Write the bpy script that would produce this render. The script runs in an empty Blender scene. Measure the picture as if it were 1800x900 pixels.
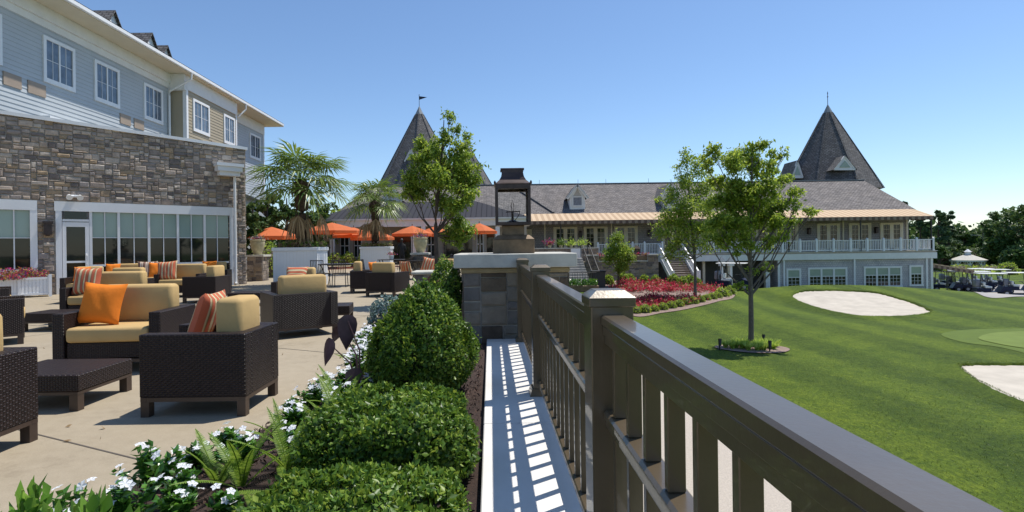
import bpy, math, random
import numpy as np
from mathutils import Vector, Matrix
R = math.radians
random.seed(7); rng = np.random.default_rng(7)
scene = bpy.context.scene
COL = scene.collection

# ---------------------------------------------------------------- camera, sky, sun, exposure
CAMZ = 1.27
F = 950.0
PX, PY, roll = 862, 433, 0.013   # where the railing's direction vanishes
fw = Vector((0, 1, 0))
r0 = Vector((1, 0, 0)); u0 = r0.cross(fw)
rt = r0*math.cos(roll) - u0*math.sin(roll); up = u0*math.cos(roll) + r0*math.sin(roll)
cam = bpy.data.cameras.new('camera'); camo = bpy.data.objects.new('camera', cam); COL.objects.link(camo)
cam.sensor_width = 36; cam.lens = 36*F/1800; cam.shift_x = 38/1800; cam.shift_y = -17/1800; cam.clip_start = 0.02; cam.clip_end = 4000
m = Matrix((rt, up, -fw)).transposed().to_4x4(); m.translation = Vector((0, 0, CAMZ)); camo.matrix_world = m
scene.camera = camo
def at_y(px, py, Y):
    d = fw + rt*((px-PX)/F) + up*((PY-py)/F); t = Y/d.y
    return Vector((d.x*t, Y, CAMZ+d.z*t))
def at_z(px, py, z):
    d = fw + rt*((px-PX)/F) + up*((PY-py)/F); t = (z-CAMZ)/d.z
    return Vector((d.x*t, d.y*t, z))
def cx(px, Y): return (px-862)/F*Y

SUNV = Vector((.38, .26, 1)).normalized()
world = bpy.data.worlds.new('World'); scene.world = world; world.use_nodes = True
wn = world.node_tree; bg = wn.nodes['Background']; sky = wn.nodes.new('ShaderNodeTexSky')
sky.sky_type = 'NISHITA'; sky.sun_disc = False; sky.sun_elevation = math.asin(SUNV.z)
sky.sun_rotation = math.atan2(SUNV.x, SUNV.y); sky.air_density = 1.0; sky.dust_density = 0.2; sky.ozone_density = 5.0
hs = wn.nodes.new('ShaderNodeHueSaturation'); hs.inputs['Saturation'].default_value = 1.02
wn.links.new(sky.outputs[0], hs.inputs['Color']); wn.links.new(hs.outputs[0], bg.inputs[0]); bg.inputs[1].default_value = 0.145
sl = bpy.data.lights.new('sun', 'SUN'); sl.energy = 5.0; sl.angle = R(0.5); sl.color = (1, .95, .87)
so = bpy.data.objects.new('sun', sl); COL.objects.link(so); so.rotation_euler = SUNV.to_track_quat('Z', 'Y').to_euler(); so.location = (20, 20, 40)
scene.view_settings.view_transform = 'Standard'; scene.view_settings.look = 'None'
scene.view_settings.exposure = 0.08; scene.view_settings.gamma = 1; scene.view_settings.use_curve_mapping = False
scene.cycles.max_bounces = 6; scene.cycles.transparent_max_bounces = 12
scene.cycles.sample_clamp_indirect = 6

# ---------------------------------------------------------------- materials
def new_mat(name):
    m = bpy.data.materials.new(name); m.use_nodes = True
    nt = m.node_tree; return m, nt, nt.nodes['Principled BSDF']
def N(nt, t, **kw):
    n = nt.nodes.new(t)
    for k, v in kw.items():
        if k in n.inputs.keys() if isinstance(k, str) else False: n.inputs[k].default_value = v
        else: setattr(n, k, v)
    return n
def ramp(nt, fac, stops, interp='LINEAR'):
    r = nt.nodes.new('ShaderNodeValToRGB'); r.color_ramp.interpolation = interp
    e = r.color_ramp.elements
    while len(e) < len(stops): e.new(0.5)
    for i, (p, c) in enumerate(stops):
        e[i].position = p; e[i].color = (*c, 1)
    nt.links.new(fac, r.inputs[0]); return r.outputs[0]
def coords(nt, kind='Object', scale=(1, 1, 1)):
    tc = nt.nodes.new('ShaderNodeTexCoord'); mp = nt.nodes.new('ShaderNodeMapping')
    mp.inputs['Scale'].default_value = scale
    nt.links.new(tc.outputs[kind], mp.inputs[0]); return mp.outputs[0]
def noise(nt, vec, scale, detail=4, rough=.6):
    n = nt.nodes.new('ShaderNodeTexNoise'); n.inputs['Scale'].default_value = scale
    n.inputs['Detail'].default_value = detail; n.inputs['Roughness'].default_value = rough
    nt.links.new(vec, n.inputs['Vector']); return n.outputs['Fac']
def math_(nt, op, a, b=None, c=None):
    n = nt.nodes.new('ShaderNodeMath'); n.operation = op
    for i, v in enumerate((a, b, c)):
        if v is None: continue
        if isinstance(v, (int, float)): n.inputs[i].default_value = v
        else: nt.links.new(v, n.inputs[i])
    return n.outputs[0]
def mixc(nt, fac, a, b, mode='MIX'):
    n = nt.nodes.new('ShaderNodeMix'); n.data_type = 'RGBA'; n.blend_type = mode
    for s, v in ((0, fac), (6, a), (7, b)):
        if isinstance(v, (int, float)): n.inputs[s].default_value = v
        elif isinstance(v, tuple): n.inputs[s].default_value = (*v, 1)
        else: nt.links.new(v, n.inputs[s])
    return n.outputs[2]
def bump(nt, p, h, strength=.3, dist=.02):
    b = nt.nodes.new('ShaderNodeBump'); b.inputs['Strength'].default_value = strength; b.inputs['Distance'].default_value = dist
    nt.links.new(h, b.inputs['Height']); nt.links.new(b.outputs[0], p.inputs['Normal'])
def plain(name, c, rough=.6, var=.12, scale=3, bscale=0, bstr=.2, metal=0, spec=.5, coat=0):
    m, nt, p = new_mat(name); v = coords(nt)
    n = noise(nt, v, scale, 5); lo = tuple(x*(1-var) for x in c); hi = tuple(min(1, x*(1+var)) for x in c)
    nt.links.new(ramp(nt, n, [(.3, lo), (.7, hi)]), p.inputs['Base Color'])
    p.inputs['Roughness'].default_value = rough; p.inputs['Metallic'].default_value = metal
    p.inputs['Specular IOR Level'].default_value = spec; p.inputs['Coat Weight'].default_value = coat
    if bscale: bump(nt, p, noise(nt, v, bscale, 4), bstr, .01)
    return m
def leafmat(name, cols, rough=.45, trans=.3, spec=.4):
    m, nt, p = new_mat(name); g = nt.nodes.new('ShaderNodeNewGeometry')
    k = len(cols); c = ramp(nt, g.outputs['Random Per Island'], [(i/(k-1), x) for i, x in enumerate(cols)])
    nt.links.new(c, p.inputs['Base Color']); p.inputs['Roughness'].default_value = rough
    p.inputs['Specular IOR Level'].default_value = spec
    t = nt.nodes.new('ShaderNodeBsdfTranslucent'); hs = nt.nodes.new('ShaderNodeHueSaturation')
    hs.inputs['Value'].default_value = 1.5; hs.inputs['Hue'].default_value = .485; nt.links.new(c, hs.inputs['Color']); nt.links.new(hs.outputs[0], t.inputs[0])
    mx = nt.nodes.new('ShaderNodeMixShader'); mx.inputs[0].default_value = trans
    out = nt.nodes['Material Output']; nt.links.new(p.outputs[0], mx.inputs[1]); nt.links.new(t.outputs[0], mx.inputs[2]); nt.links.new(mx.outputs[0], out.inputs[0])
    return m
def stonemat(name, cols, rough=.85, sc=6):
    m, nt, p = new_mat(name); g = nt.nodes.new('ShaderNodeNewGeometry'); v = coords(nt)
    k = len(cols); c = ramp(nt, g.outputs['Random Per Island'], [(i/k, x) for i, x in enumerate(cols)], 'CONSTANT')
    n = noise(nt, v, sc, 6, .7)
    c2 = mixc(nt, 1.0, c, ramp(nt, n, [(.25, (.62, .6, .58)), (.75, (1.3, 1.28, 1.22))]), 'MULTIPLY')
    nt.links.new(c2, p.inputs['Base Color']); p.inputs['Roughness'].default_value = rough; p.inputs['Specular IOR Level'].default_value = .12
    bump(nt, p, noise(nt, v, sc*4, 6, .7), .7, .02)
    return m
def uvmat(name, builder, rough=.6):
    m, nt, p = new_mat(name); tc = nt.nodes.new('ShaderNodeTexCoord')
    p.inputs['Roughness'].default_value = rough; builder(nt, p, tc.outputs['UV']); return m
def b_wicker(nt, p, uv):
    s = nt.nodes.new('ShaderNodeSeparateXYZ'); nt.links.new(uv, s.inputs[0])
    a = math_(nt, 'MULTIPLY', s.outputs[0], math.pi/.022); b = math_(nt, 'MULTIPLY', s.outputs[1], math.pi/.016)
    h = math_(nt, 'MULTIPLY', math_(nt, 'SINE', a), math_(nt, 'SINE', b)); h2 = math_(nt, 'ABSOLUTE', h)
    hh = math_(nt, 'ADD', math_(nt, 'MULTIPLY', h, .5), h2)
    n = noise(nt, uv, 30, 3)
    c = ramp(nt, n, [(.3, (.016, .0095, .009)), (.7, (.036, .022, .02))])
    dk = ramp(nt, h2, [(0, (.15, .12, .12)), (.35, (1, 1, 1))])
    nt.links.new(mixc(nt, 1, c, dk, 'MULTIPLY'), p.inputs['Base Color'])
    p.inputs['Specular IOR Level'].default_value = .3; bump(nt, p, hh, .8, .006)
def b_shingle(cols, w=.3, h=.16, mort=(.03, .028, .028)):
    def f(nt, p, uv):
        b = nt.nodes.new('ShaderNodeTexBrick'); nt.links.new(uv, b.inputs['Vector'])
        b.inputs['Color1'].default_value = (*cols[0], 1); b.inputs['Color2'].default_value = (*cols[1], 1); b.inputs['Mortar'].default_value = (*mort, 1)
        b.inputs['Scale'].default_value = 1; b.inputs['Brick Width'].default_value = w; b.inputs['Row Height'].default_value = h
        b.inputs['Mortar Size'].default_value = .022; b.inputs['Mortar Smooth'].default_value = .3; b.inputs['Bias'].default_value = -.1
        n = noise(nt, uv, 1.1, 5); n2 = noise(nt, uv, 14, 3)
        c = mixc(nt, 1, b.outputs[0], ramp(nt, n, [(.3, (.82, .82, .84)), (.7, (1.18, 1.15, 1.1))]), 'MULTIPLY')
        c = mixc(nt, 1, c, ramp(nt, n2, [(.3, (.75, .75, .75)), (.7, (1.25, 1.25, 1.25))]), 'MULTIPLY')
        nt.links.new(c, p.inputs['Base Color']); bump(nt, p, math_(nt, 'SUBTRACT', 1.0, b.outputs['Fac']), .5, .02)
        p.inputs['Roughness'].default_value = .9
    return f
def b_stripes(bands, period, axis=0, ns=0):
    def f(nt, p, uv):
        s = nt.nodes.new('ShaderNodeSeparateXYZ'); nt.links.new(uv, s.inputs[0])
        t = math_(nt, 'FRACT', math_(nt, 'DIVIDE', s.outputs[axis], period))
        nt.links.new(ramp(nt, t, bands, 'CONSTANT'), p.inputs['Base Color']); p.inputs['Roughness'].default_value = .9
    return f
M = {}
M['concrete'] = None
def mk_concrete():
    m, nt, p = new_mat('patio_concrete'); v = coords(nt)
    a = noise(nt, v, .45, 6, .6); b = noise(nt, v, 9, 6, .7); c_ = noise(nt, v, 120, 2)
    c = mixc(nt, .5, ramp(nt, a, [(.3, (.29, .24, .165)), (.7, (.37, .31, .22))]), ramp(nt, b, [(.3, (.28, .232, .16)), (.72, (.38, .32, .232))]))
    c = mixc(nt, 1, c, ramp(nt, c_, [(.3, (.9, .9, .9)), (.7, (1.08, 1.08, 1.08))]), 'MULTIPLY')
    vo = nt.nodes.new('ShaderNodeTexVoronoi'); vo.inputs['Scale'].default_value = 2.2; nt.links.new(v, vo.inputs['Vector'])
    c = mixc(nt, 1, c, ramp(nt, vo.outputs['Distance'], [(.02, (.45, .4, .36)), (.035, (1, 1, 1))]), 'MULTIPLY')
    st = noise(nt, v, 1.3, 8, .8); c = mixc(nt, 1, c, ramp(nt, st, [(.3, (.74, .72, .7)), (.45, (1, 1, 1)), (.7, (1.06, 1.06, 1.06))]), 'MULTIPLY')
    nt.links.new(c, p.inputs['Base Color']); p.inputs['Roughness'].default_value = .8; bump(nt, p, b, .15, .01); return m
M['concrete'] = mk_concrete()
M['joint'] = plain('joint', (.1, .085, .07), .9)
M['ledge'] = plain('ledge_coping', (.66, .64, .6), .8, .12, 1.2, 40, .15)
M['capstone'] = plain('capstone', (.5, .48, .42), .85, .16, 4, 25, .35)
M['mortar'] = plain('mortar', (.42, .39, .34), .95, .15, 5, 30, .5)
M['mortar_y'] = plain('mortar_y', (.36, .29, .17), .95, .25, 6, 20, .5)
def mk_mulch():
    m, nt, p = new_mat('mulch'); v = coords(nt); a = noise(nt, v, 2, 4); b = noise(nt, v, 45, 5, .8)
    nt.links.new(mixc(nt, .5, ramp(nt, b, [(.3, (.018, .011, .009)), (.7, (.11, .065, .05))]), ramp(nt, a, [(.3, (.04, .025, .02)), (.7, (.08, .05, .04))])), p.inputs['Base Color'])
    p.inputs['Roughness'].default_value = .95; bump(nt, p, b, 1, .03); return m
M['mulch'] = mk_mulch()
M['chips'] = leafmat('mulch_chips', [(.02, .012, .01), (.06, .035, .028), (.13, .075, .055)], .9, 0)
def mk_lawn():
    m, nt, p = new_mat('lawn_grass'); v = coords(nt)
    a = noise(nt, v, .22, 4); b = noise(nt, v, 2.2, 5, .7); d = noise(nt, coords(nt, 'Object', (1, .35, 1)), 28, 5, .85)
    c = mixc(nt, .5, ramp(nt, a, [(.32, (.040, .078, .006)), (.68, (.088, .130, .010))]), ramp(nt, b, [(.3, (.036, .072, .006)), (.7, (.12, .16, .015))]))
    c = mixc(nt, 1, c, ramp(nt, d, [(.28, (.35, .42, .35)), (.5, (1, 1, 1)), (.7, (1.9, 1.7, 1.6))]), 'MULTIPLY')
    d2 = noise(nt, v, 9, 4, .8); c = mixc(nt, 1, c, ramp(nt, d2, [(.3, (.62, .68, .62)), (.5, (.96, .98, .95)), (.66, (1.25, 1.2, 1.2)), (.74, (2.0, 1.8, 1.9))]), 'MULTIPLY')
    wv = nt.nodes.new('ShaderNodeTexWave'); wv.inputs['Scale'].default_value = .11; wv.inputs['Distortion'].default_value = 2.2; wv.inputs['Detail'].default_value = 3; wv.inputs['Detail Scale'].default_value = .5
    mp = coords(nt, 'Object', (1, .6, 1)); nt.links.new(mp, wv.inputs['Vector'])
    c = mixc(nt, 1, c, ramp(nt, wv.outputs['Fac'], [(.25, (.78, .82, .80)), (.75, (1.20, 1.16, 1.12))]), 'MULTIPLY')
    e = noise(nt, v, .9, 6, .75); c = mixc(nt, 1, c, ramp(nt, e, [(.3, (.78, .82, .8)), (.62, (1.05, 1.05, 1)), (.74, (1.5, 1.3, 1.25))]), 'MULTIPLY')
    nt.links.new(c, p.inputs['Base Color']); p.inputs['Roughness'].default_value = .8; p.inputs['Specular IOR Level'].default_value = .15
    bump(nt, p, d, .7, .06); return m
M['lawn'] = mk_lawn()
M['green'] = plain('putting_green', (.13, .18, .03), .8, .1, 1.5, 60, .2, spec=.2)
M['fringe'] = plain('green_fringe', (.085, .128, .012), .8, .14, 2.5, 60, .3, spec=.2)
M['sand'] = plain('bunker_sand', (.50, .455, .385), .95, .12, 1.6, 9, .9, spec=.1)
M['path'] = plain('path_concrete', (.42, .37, .31), .9, .18, 40, 60, .3)
M['asphalt'] = plain('cart_lot', (.33, .31, .29), .9, .12, 2)
M['gravel'] = plain('gravel_mulch', (.24, .17, .14), .95, .35, 12, 30, .6)
M['stone'] = stonemat('fieldstone', [(.36, .30, .265), (.26, .225, .21), (.44, .37, .32), (.31, .275, .265), (.19, .165, .16), (.40, .33, .28), (.38, .29, .205), (.50, .44, .39), (.34, .30, .285), (.29, .24, .205), (.46, .39, .34)])
M['stone2'] = stonemat('pier_stone', [(.17, .135, .10), (.2, .18, .165), (.27, .23, .185), (.19, .175, .165), (.12, .095, .075), (.23, .205, .175)], sc=5)
M['stone3'] = stonemat('garden_stone', [(.26, .22, .19), (.2, .17, .15), (.33, .28, .24), (.16, .14, .135), (.3, .24, .18)])
M['white'] = plain('white_paint', (.76, .77, .78), .45, .04, 2)
M['cream'] = plain('cream_soffit', (.66, .59, .44), .6, .05, 2)
M['sill_white'] = plain('white_flashing', (.8, .8, .8), .4, .03)
M['siding_blue'] = plain('blue_siding', (.44, .475, .50), .6, .05, .8)
M['siding_beige'] = plain('beige_siding', (.36, .31, .22), .6, .05, .8)
M['vent'] = plain('vent_taupe', (.33, .26, .2), .6, .1)
M['dark_glass'] = plain('dark_glass', (.016, .02, .018), .04, .3, .7, spec=.5)
M['blue_glass'] = plain('curtained_glass', (.10, .13, .17), .05, .5, 2.2, spec=.8)
M['shade'] = plain('roller_blind', (.28, .38, .345), .12, .05, .5, spec=.6)
M['club_shade'] = plain('club_blind', (.3, .37, .3), .2, .1, 1)
M['curtain'] = plain('curtain', (.3, .36, .45), .5, .3, 3)
M['wicker'] = uvmat('dark_wicker', b_wicker, .42)
M['wood_leg'] = plain('brown_frame', (.055, .035, .026), .45, .2, 8)
M['tan'] = plain('tan_fabric', (.50, .345, .155), .9, .08, 3, 7, .5, spec=.12)
M['orange'] = plain('orange_fabric', (.78, .21, .022), .85, .07, 4, 9, .5, spec=.2)
S1 = [(0, (.55, .13, .06)), (.3, (.22, .14, .06)), (.34, (.62, .5, .3)), (.56, (.2, .13, .05)), (.6, (.5, .12, .06)), (.85, (.25, .2, .08)), (.9, (.6, .48, .28))]
M['striped'] = uvmat('striped_fabric', b_stripes(S1, .17), .9)
S2 = [(0, (.2, .1, .07)), (.28, (.58, .5, .4)), (.5, (.28, .13, .09)), (.62, (.55, .46, .36)), (.8, (.14, .08, .06))]
M['striped_brown'] = uvmat('brown_striped_fabric', b_stripes(S2, .14), .9)
def leaf_like(name, c, rough=.7, trans=.25):
    m, nt, p = new_mat(name); v = coords(nt); cc = ramp(nt, noise(nt, v, 2, 3), [(.3, tuple(x*.9 for x in c)), (.7, c)])
    nt.links.new(cc, p.inputs['Base Color']); p.inputs['Roughness'].default_value = rough
    t = nt.nodes.new('ShaderNodeBsdfTranslucent'); nt.links.new(cc, t.inputs[0]); mx = nt.nodes.new('ShaderNodeMixShader'); mx.inputs[0].default_value = trans
    nt.links.new(p.outputs[0], mx.inputs[1]); nt.links.new(t.outputs[0], mx.inputs[2]); nt.links.new(mx.outputs[0], nt.nodes['Material Output'].inputs[0]); return m
M['canopy'] = leaf_like('orange_canopy', (.80, .21, .065), .8, .4)
M['bronze'] = plain('bronze_paint', (.100, .074, .043), .32, .10, 5, 70, .06, metal=.15, spec=.6, coat=.35)
M['copper'] = plain('dark_copper', (.055, .036, .032), .38, .4, 9, metal=.35)
M['copper_brown'] = plain('brown_copper', (.17, .11, .06), .5, .35, 8, metal=.2)
M['black'] = plain('black_metal', (.012, .012, .013), .45, .2)
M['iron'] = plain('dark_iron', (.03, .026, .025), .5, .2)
m, nt, p = new_mat('clear_glass'); M['clear'] = m
p.inputs['Transmission Weight'].default_value = 1; p.inputs['Roughness'].default_value = 0; p.inputs['IOR'].default_value = 1.02; p.inputs['Base Color'].default_value = (.95, .97, .97, 1)
M['roof'] = uvmat('grey_shingles', b_shingle([(.15, .136, .13), (.27, .245, .235)]))
M['roof_dark'] = uvmat('dark_shingles', b_shingle([(.10, .097, .098), (.19, .183, .183)]))
M['club_siding'] = uvmat('grey_shake_siding', b_shingle([(.46, .445, .465), (.53, .51, .52)], .14, .16, (.33, .32, .34)), .8)
M['club_siding_up'] = uvmat('taupe_shake_siding', b_shingle([(.31, .285, .275), (.37, .34, .325)], .14, .16, (.2, .19, .185)), .8)
M['seam_roof'] = uvmat('standing_seam', b_stripes([(0, (.02, .02, .025)), (.14, (.05, .05, .058))], .4), .75); M['seam_roof'].node_tree.nodes['Principled BSDF'].inputs['Specular IOR Level'].default_value = .08
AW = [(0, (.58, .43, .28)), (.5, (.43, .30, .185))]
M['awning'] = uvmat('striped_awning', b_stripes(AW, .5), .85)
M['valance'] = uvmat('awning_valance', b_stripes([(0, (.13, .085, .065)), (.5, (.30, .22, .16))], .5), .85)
M['fascia'] = plain('white_fascia', (.72, .72, .7), .6, .05)
M['wood_step'] = plain('deck_step', (.42, .36, .31), .8, .12, 6)
M['stone_step'] = plain('stone_step', (.36, .34, .31), .9, .2, 6)
M['urn'] = plain('urn_glaze', (.42, .37, .22), .6, .25, 7, 20, .2)
M['bark'] = plain('bark', (.085, .06, .045), .9, .35, 12, 40, .8)
M['bark_grey'] = plain('grey_bark', (.13, .11, .09), .9, .3, 12, 40, .8)
M['palm_bark'] = plain('palm_bark', (.07, .045, .03), .95, .45, 18, 50, 1)
M['leaf_a'] = leafmat('tree_leaf', [(.09, .165, .02), (.16, .26, .03), (.24, .35, .045), (.33, .41, .065)], .45, .45)
M['leaf_b'] = leafmat('tree_leaf_bright', [(.105, .18, .022), (.19, .29, .034), (.28, .385, .05), (.37, .45, .075)], .45, .47)
M['leaf_box'] = leafmat('boxwood_leaf', [(.04, .09, .012), (.07, .15, .018), (.13, .235, .028), (.27, .36, .05)], .4, .32, .35)
M['inner'] = plain('boxwood_dark_core', (.025, .045, .012), .95, .4, 30)  # dark green of the added light-blocking core in clipped shrubs
M['leaf_small'] = leafmat('small_shrub_leaf', [(.05, .12, .015), (.12, .22, .03), (.24, .33, .05)], .45, .3)
M['leaf_dark'] = leafmat('dark_tree_leaf', [(.045, .085, .024), (.08, .14, .036), (.13, .2, .055)], .6, .2)
M['leaf_pine'] = leafmat('pine_needles', [(.04, .08, .034), (.07, .13, .052), (.11, .18, .07)], .6, .15)
M['leaf_wood'] = leafmat('wood_leaf', [(.03, .07, .016), (.05, .11, .022), (.09, .15, .03)], .6, .25)
M['leaf_vinca'] = leafmat('vinca_leaf', [(.03, .10, .014), (.06, .17, .02), (.12, .26, .03)], .25, .25, .6)
M['leaf_big'] = leafmat('lime_leaf', [(.09, .22, .025), (.15, .30, .04), (.2, .36, .06)], .35, .4)
M['petal'] = leafmat('white_petal', [(.72, .74, .8), (.85, .85, .86)], .6, .25)
M['fern'] = leafmat('fern_green', [(.08, .16, .015), (.15, .26, .025), (.24, .35, .05)], .5, .4)
M['elephant'] = plain('dark_purple_leaf', (.10, .055, .065), .45, .35, 12)
M['palm_leaf'] = leafmat('palm_frond', [(.07, .14, .018), (.13, .21, .03), (.22, .29, .06)], .35, .3, .5)
M['palm_dry'] = leafmat('dry_frond', [(.2, .13, .06), (.32, .22, .11), (.4, .3, .17)], .7, .2)
M['red'] = leafmat('red_bedding', [(.32, .012, .03), (.5, .02, .045), (.62, .06, .07), (.2, .012, .02), (.12, .16, .03)], .5, .3)
M['red_flower'] = leafmat('mixed_petals', [(.55, .02, .02), (.6, .03, .15), (.12, .05, .25), (.05, .11, .02), (.5, .3, .03), (.03, .09, .02)], .6, .25)
M['bluegreen'] = leafmat('bluegreen_leaf', [(.12, .19, .18), (.2, .29, .28), (.07, .12, .1)], .5, .2)
M['burgundy'] = plain('burgundy_leaf', (.12, .035, .03), .4, .3, 8)
M['lily'] = leafmat('lily_blades', [(.25, .38, .05), (.38, .52, .08), (.5, .6, .16)], .5, .4)
M['cart_blue'] = plain('navy_paint', (.008, .014, .045), .45, .1, 2, spec=.25)
M['cart_white'] = plain('cart_roof_white', (.74, .74, .7), .4, .05)
M['cart_grey'] = plain('cart_cover', (.2, .21, .24), .6, .3, 6)
M['tyre'] = plain('tyre', (.02, .02, .02), .8, .1)
M['rim'] = plain('rim', (.4, .4, .42), .35, .1)
M['navy_flag'] = plain('navy_flag', (.012, .02, .05), .7, .1)
M['lead'] = plain('lead_cap', (.22, .24, .25), .4, .15, 3)
M['wall_beige'] = plain('beige_render', (.45, .41, .35), .8, .06)
M['skin'] = plain('skin', (.4, .24, .17), .6, .05)
M['cloth_black'] = plain('black_cloth', (.015, .015, .017), .9, .1)

# ---------------------------------------------------------------- mesh building
class MB:
    def __init__(s): s.v = []; s.f = []
    def add(s, vs, fs):
        o = len(s.v); s.v += [tuple(v) for v in vs]; s.f += [tuple(i+o for i in f) for f in fs]; return s
    def box(s, x0, x1, y0, y1, z0, z1, c=0):
        if x0 > x1: x0, x1 = x1, x0
        if y0 > y1: y0, y1 = y1, y0
        if c <= 0:
            return s.add([(x0,y0,z0),(x1,y0,z0),(x1,y1,z0),(x0,y1,z0),(x0,y0,z1),(x1,y0,z1),(x1,y1,z1),(x0,y1,z1)],
                  [(0,3,2,1),(4,5,6,7),(0,1,5,4),(1,2,6,5),(2,3,7,6),(3,0,4,7)])
        c = min(c, (x1-x0)*.45, (y1-y0)*.45, (z1-z0)*.45)
        vs = []; idx = {}
        for sx in (0, 1):
            for sy in (0, 1):
                for sz in (0, 1):
                    X, Y, Z = (x0, x1)[sx], (y0, y1)[sy], (z0, z1)[sz]
                    ix, iy, iz = X+c*(1-2*sx), Y+c*(1-2*sy), Z+c*(1-2*sz)
                    idx[sx,sy,sz] = (len(vs), len(vs)+1, len(vs)+2)
                    vs += [(X, iy, iz), (ix, Y, iz), (ix, iy, Z)]
        q = lambda a, k: idx[a][k]
        fs = [(q((0,0,0),0),q((0,0,1),0),q((0,1,1),0),q((0,1,0),0)), (q((1,0,0),0),q((1,1,0),0),q((1,1,1),0),q((1,0,1),0)),
              (q((0,0,0),1),q((1,0,0),1),q((1,0,1),1),q((0,0,1),1)), (q((0,1,0),1),q((0,1,1),1),q((1,1,1),1),q((1,1,0),1)),
              (q((0,0,0),2),q((0,1,0),2),q((1,1,0),2),q((1,0,0),2)), (q((0,0,1),2),q((1,0,1),2),q((1,1,1),2),q((0,1,1),2))]
        for a in (0, 1):
            for b in (0, 1):
                fs.append((q((0,a,b),1),q((0,a,b),2),q((1,a,b),2),q((1,a,b),1)))
                fs.append((q((a,0,b),0),q((a,0,b),2),q((a,1,b),2),q((a,1,b),0)))
                fs.append((q((a,b,0),0),q((a,b,0),1),q((a,b,1),1),q((a,b,1),0)))
                for d in (0, 1): fs.append((q((a,b,d),0), q((a,b,d),1), q((a,b,d),2)))
        return s.add(vs, fs)
    def obox(s, c, ax, ay, az, hx, hy, hz):   # oriented box, half sizes
        c, ax, ay, az = map(Vector, (c, ax, ay, az)); vs = []
        for k in ((-1,-1,-1),(1,-1,-1),(1,1,-1),(-1,1,-1),(-1,-1,1),(1,-1,1),(1,1,1),(-1,1,1)):
            vs.append(c+ax*hx*k[0]+ay*hy*k[1]+az*hz*k[2])
        return s.add(vs, [(0,3,2,1),(4,5,6,7),(0,1,5,4),(1,2,6,5),(2,3,7,6),(3,0,4,7)])
    def bar(s, a, b, w, h=None, upv=(0, 0, 1)):
        a, b = Vector(a), Vector(b); d = (b-a); L = d.length; d.normalize(); u = Vector(upv)
        sd = d.cross(u)
        if sd.length < 1e-4: sd = Vector((1, 0, 0))
        sd.normalize(); u = sd.cross(d); return s.obox((a+b)/2, d, sd, u, L/2, w/2, (h or w)/2)
    def tube(s, pts, rad, n=8, cap=True):
        pts = [Vector(p) for p in pts]; o = len(s.v); ref = Vector((0, 0, 1))
        if not hasattr(rad, '__len__'): rad = [rad]*len(pts)
        for i, p in enumerate(pts):
            d = (pts[min(i+1, len(pts)-1)]-pts[max(i-1, 0)]).normalized()
            a = d.cross(ref)
            if a.length < .05: a = d.cross(Vector((1, 0, 0)))
            a.normalize(); b = d.cross(a)
            for k in range(n):
                t = 2*math.pi*k/n; s.v.append(tuple(p+(a*math.cos(t)+b*math.sin(t))*rad[i]))
        for i in range(len(pts)-1):
            for k in range(n):
                k2 = (k+1) % n; s.f.append((o+i*n+k, o+i*n+k2, o+(i+1)*n+k2, o+(i+1)*n+k))
        if cap: s.f.append(tuple(o+k for k in range(n))[::-1]); e = o+(len(pts)-1)*n; s.f.append(tuple(e+k for k in range(n)))
        return s
    def lathe(s, prof, c=(0, 0, 0), n=20, rot=0):
        o = len(s.v)
        for r, z in prof:
            for k in range(n):
                t = 2*math.pi*k/n+rot; s.v.append((c[0]+r*math.cos(t), c[1]+r*math.sin(t), c[2]+z))
        for i in range(len(prof)-1):
            for k in range(n):
                k2 = (k+1) % n; s.f.append((o+i*n+k, o+i*n+k2, o+(i+1)*n+k2, o+(i+1)*n+k))
        s.f.append(tuple(o+k for k in range(n))[::-1]); e = o+(len(prof)-1)*n; s.f.append(tuple(e+k for k in range(n)))
        return s
    def frus(s, c, w0, d0, z0, w1, d1, z1):
        x, y = c
        return s.add([(x-w0/2,y-d0/2,z0),(x+w0/2,y-d0/2,z0),(x+w0/2,y+d0/2,z0),(x-w0/2,y+d0/2,z0),(x-w1/2,y-d1/2,z1),(x+w1/2,y-d1/2,z1),(x+w1/2,y+d1/2,z1),(x-w1/2,y+d1/2,z1)],
              [(0,3,2,1),(4,5,6,7),(0,1,5,4),(1,2,6,5),(2,3,7,6),(3,0,4,7)])
    def cushion(s, x0, x1, y0, y1, z0, z1, e=.28, n=10, crown=0):
        # rounded box through a super-ellipsoid
        c = ((x0+x1)/2, (y0+y1)/2, (z0+z1)/2); h = ((x1-x0)/2, (y1-y0)/2, (z1-z0)/2); r = min(h)*.55
        o = len(s.v); nu, nv = 28, 10
        sg = lambda v, p: math.copysign(abs(v)**p, v)
        core = [max(1e-4, hh-r) for hh in h]
        for j in range(nv+1):
            ph = -math.pi/2+math.pi*j/nv
            for i in range(nu):
                th = 2*math.pi*i/nu; d = (math.cos(ph)*math.cos(th), math.cos(ph)*math.sin(th), math.sin(ph))
                v = [c[k]+(0 if abs(d[k]) < 1e-9 else math.copysign(min(1, abs(d[k])*6), d[k]))*core[k]+d[k]*r for k in range(3)]
                s.v.append(tuple(v))
        for j in range(nv):
            for i in range(nu):
                i2 = (i+1) % nu; s.f.append((o+j*nu+i, o+j*nu+i2, o+(j+1)*nu+i2, o+(j+1)*nu+i))
        return s
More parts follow.
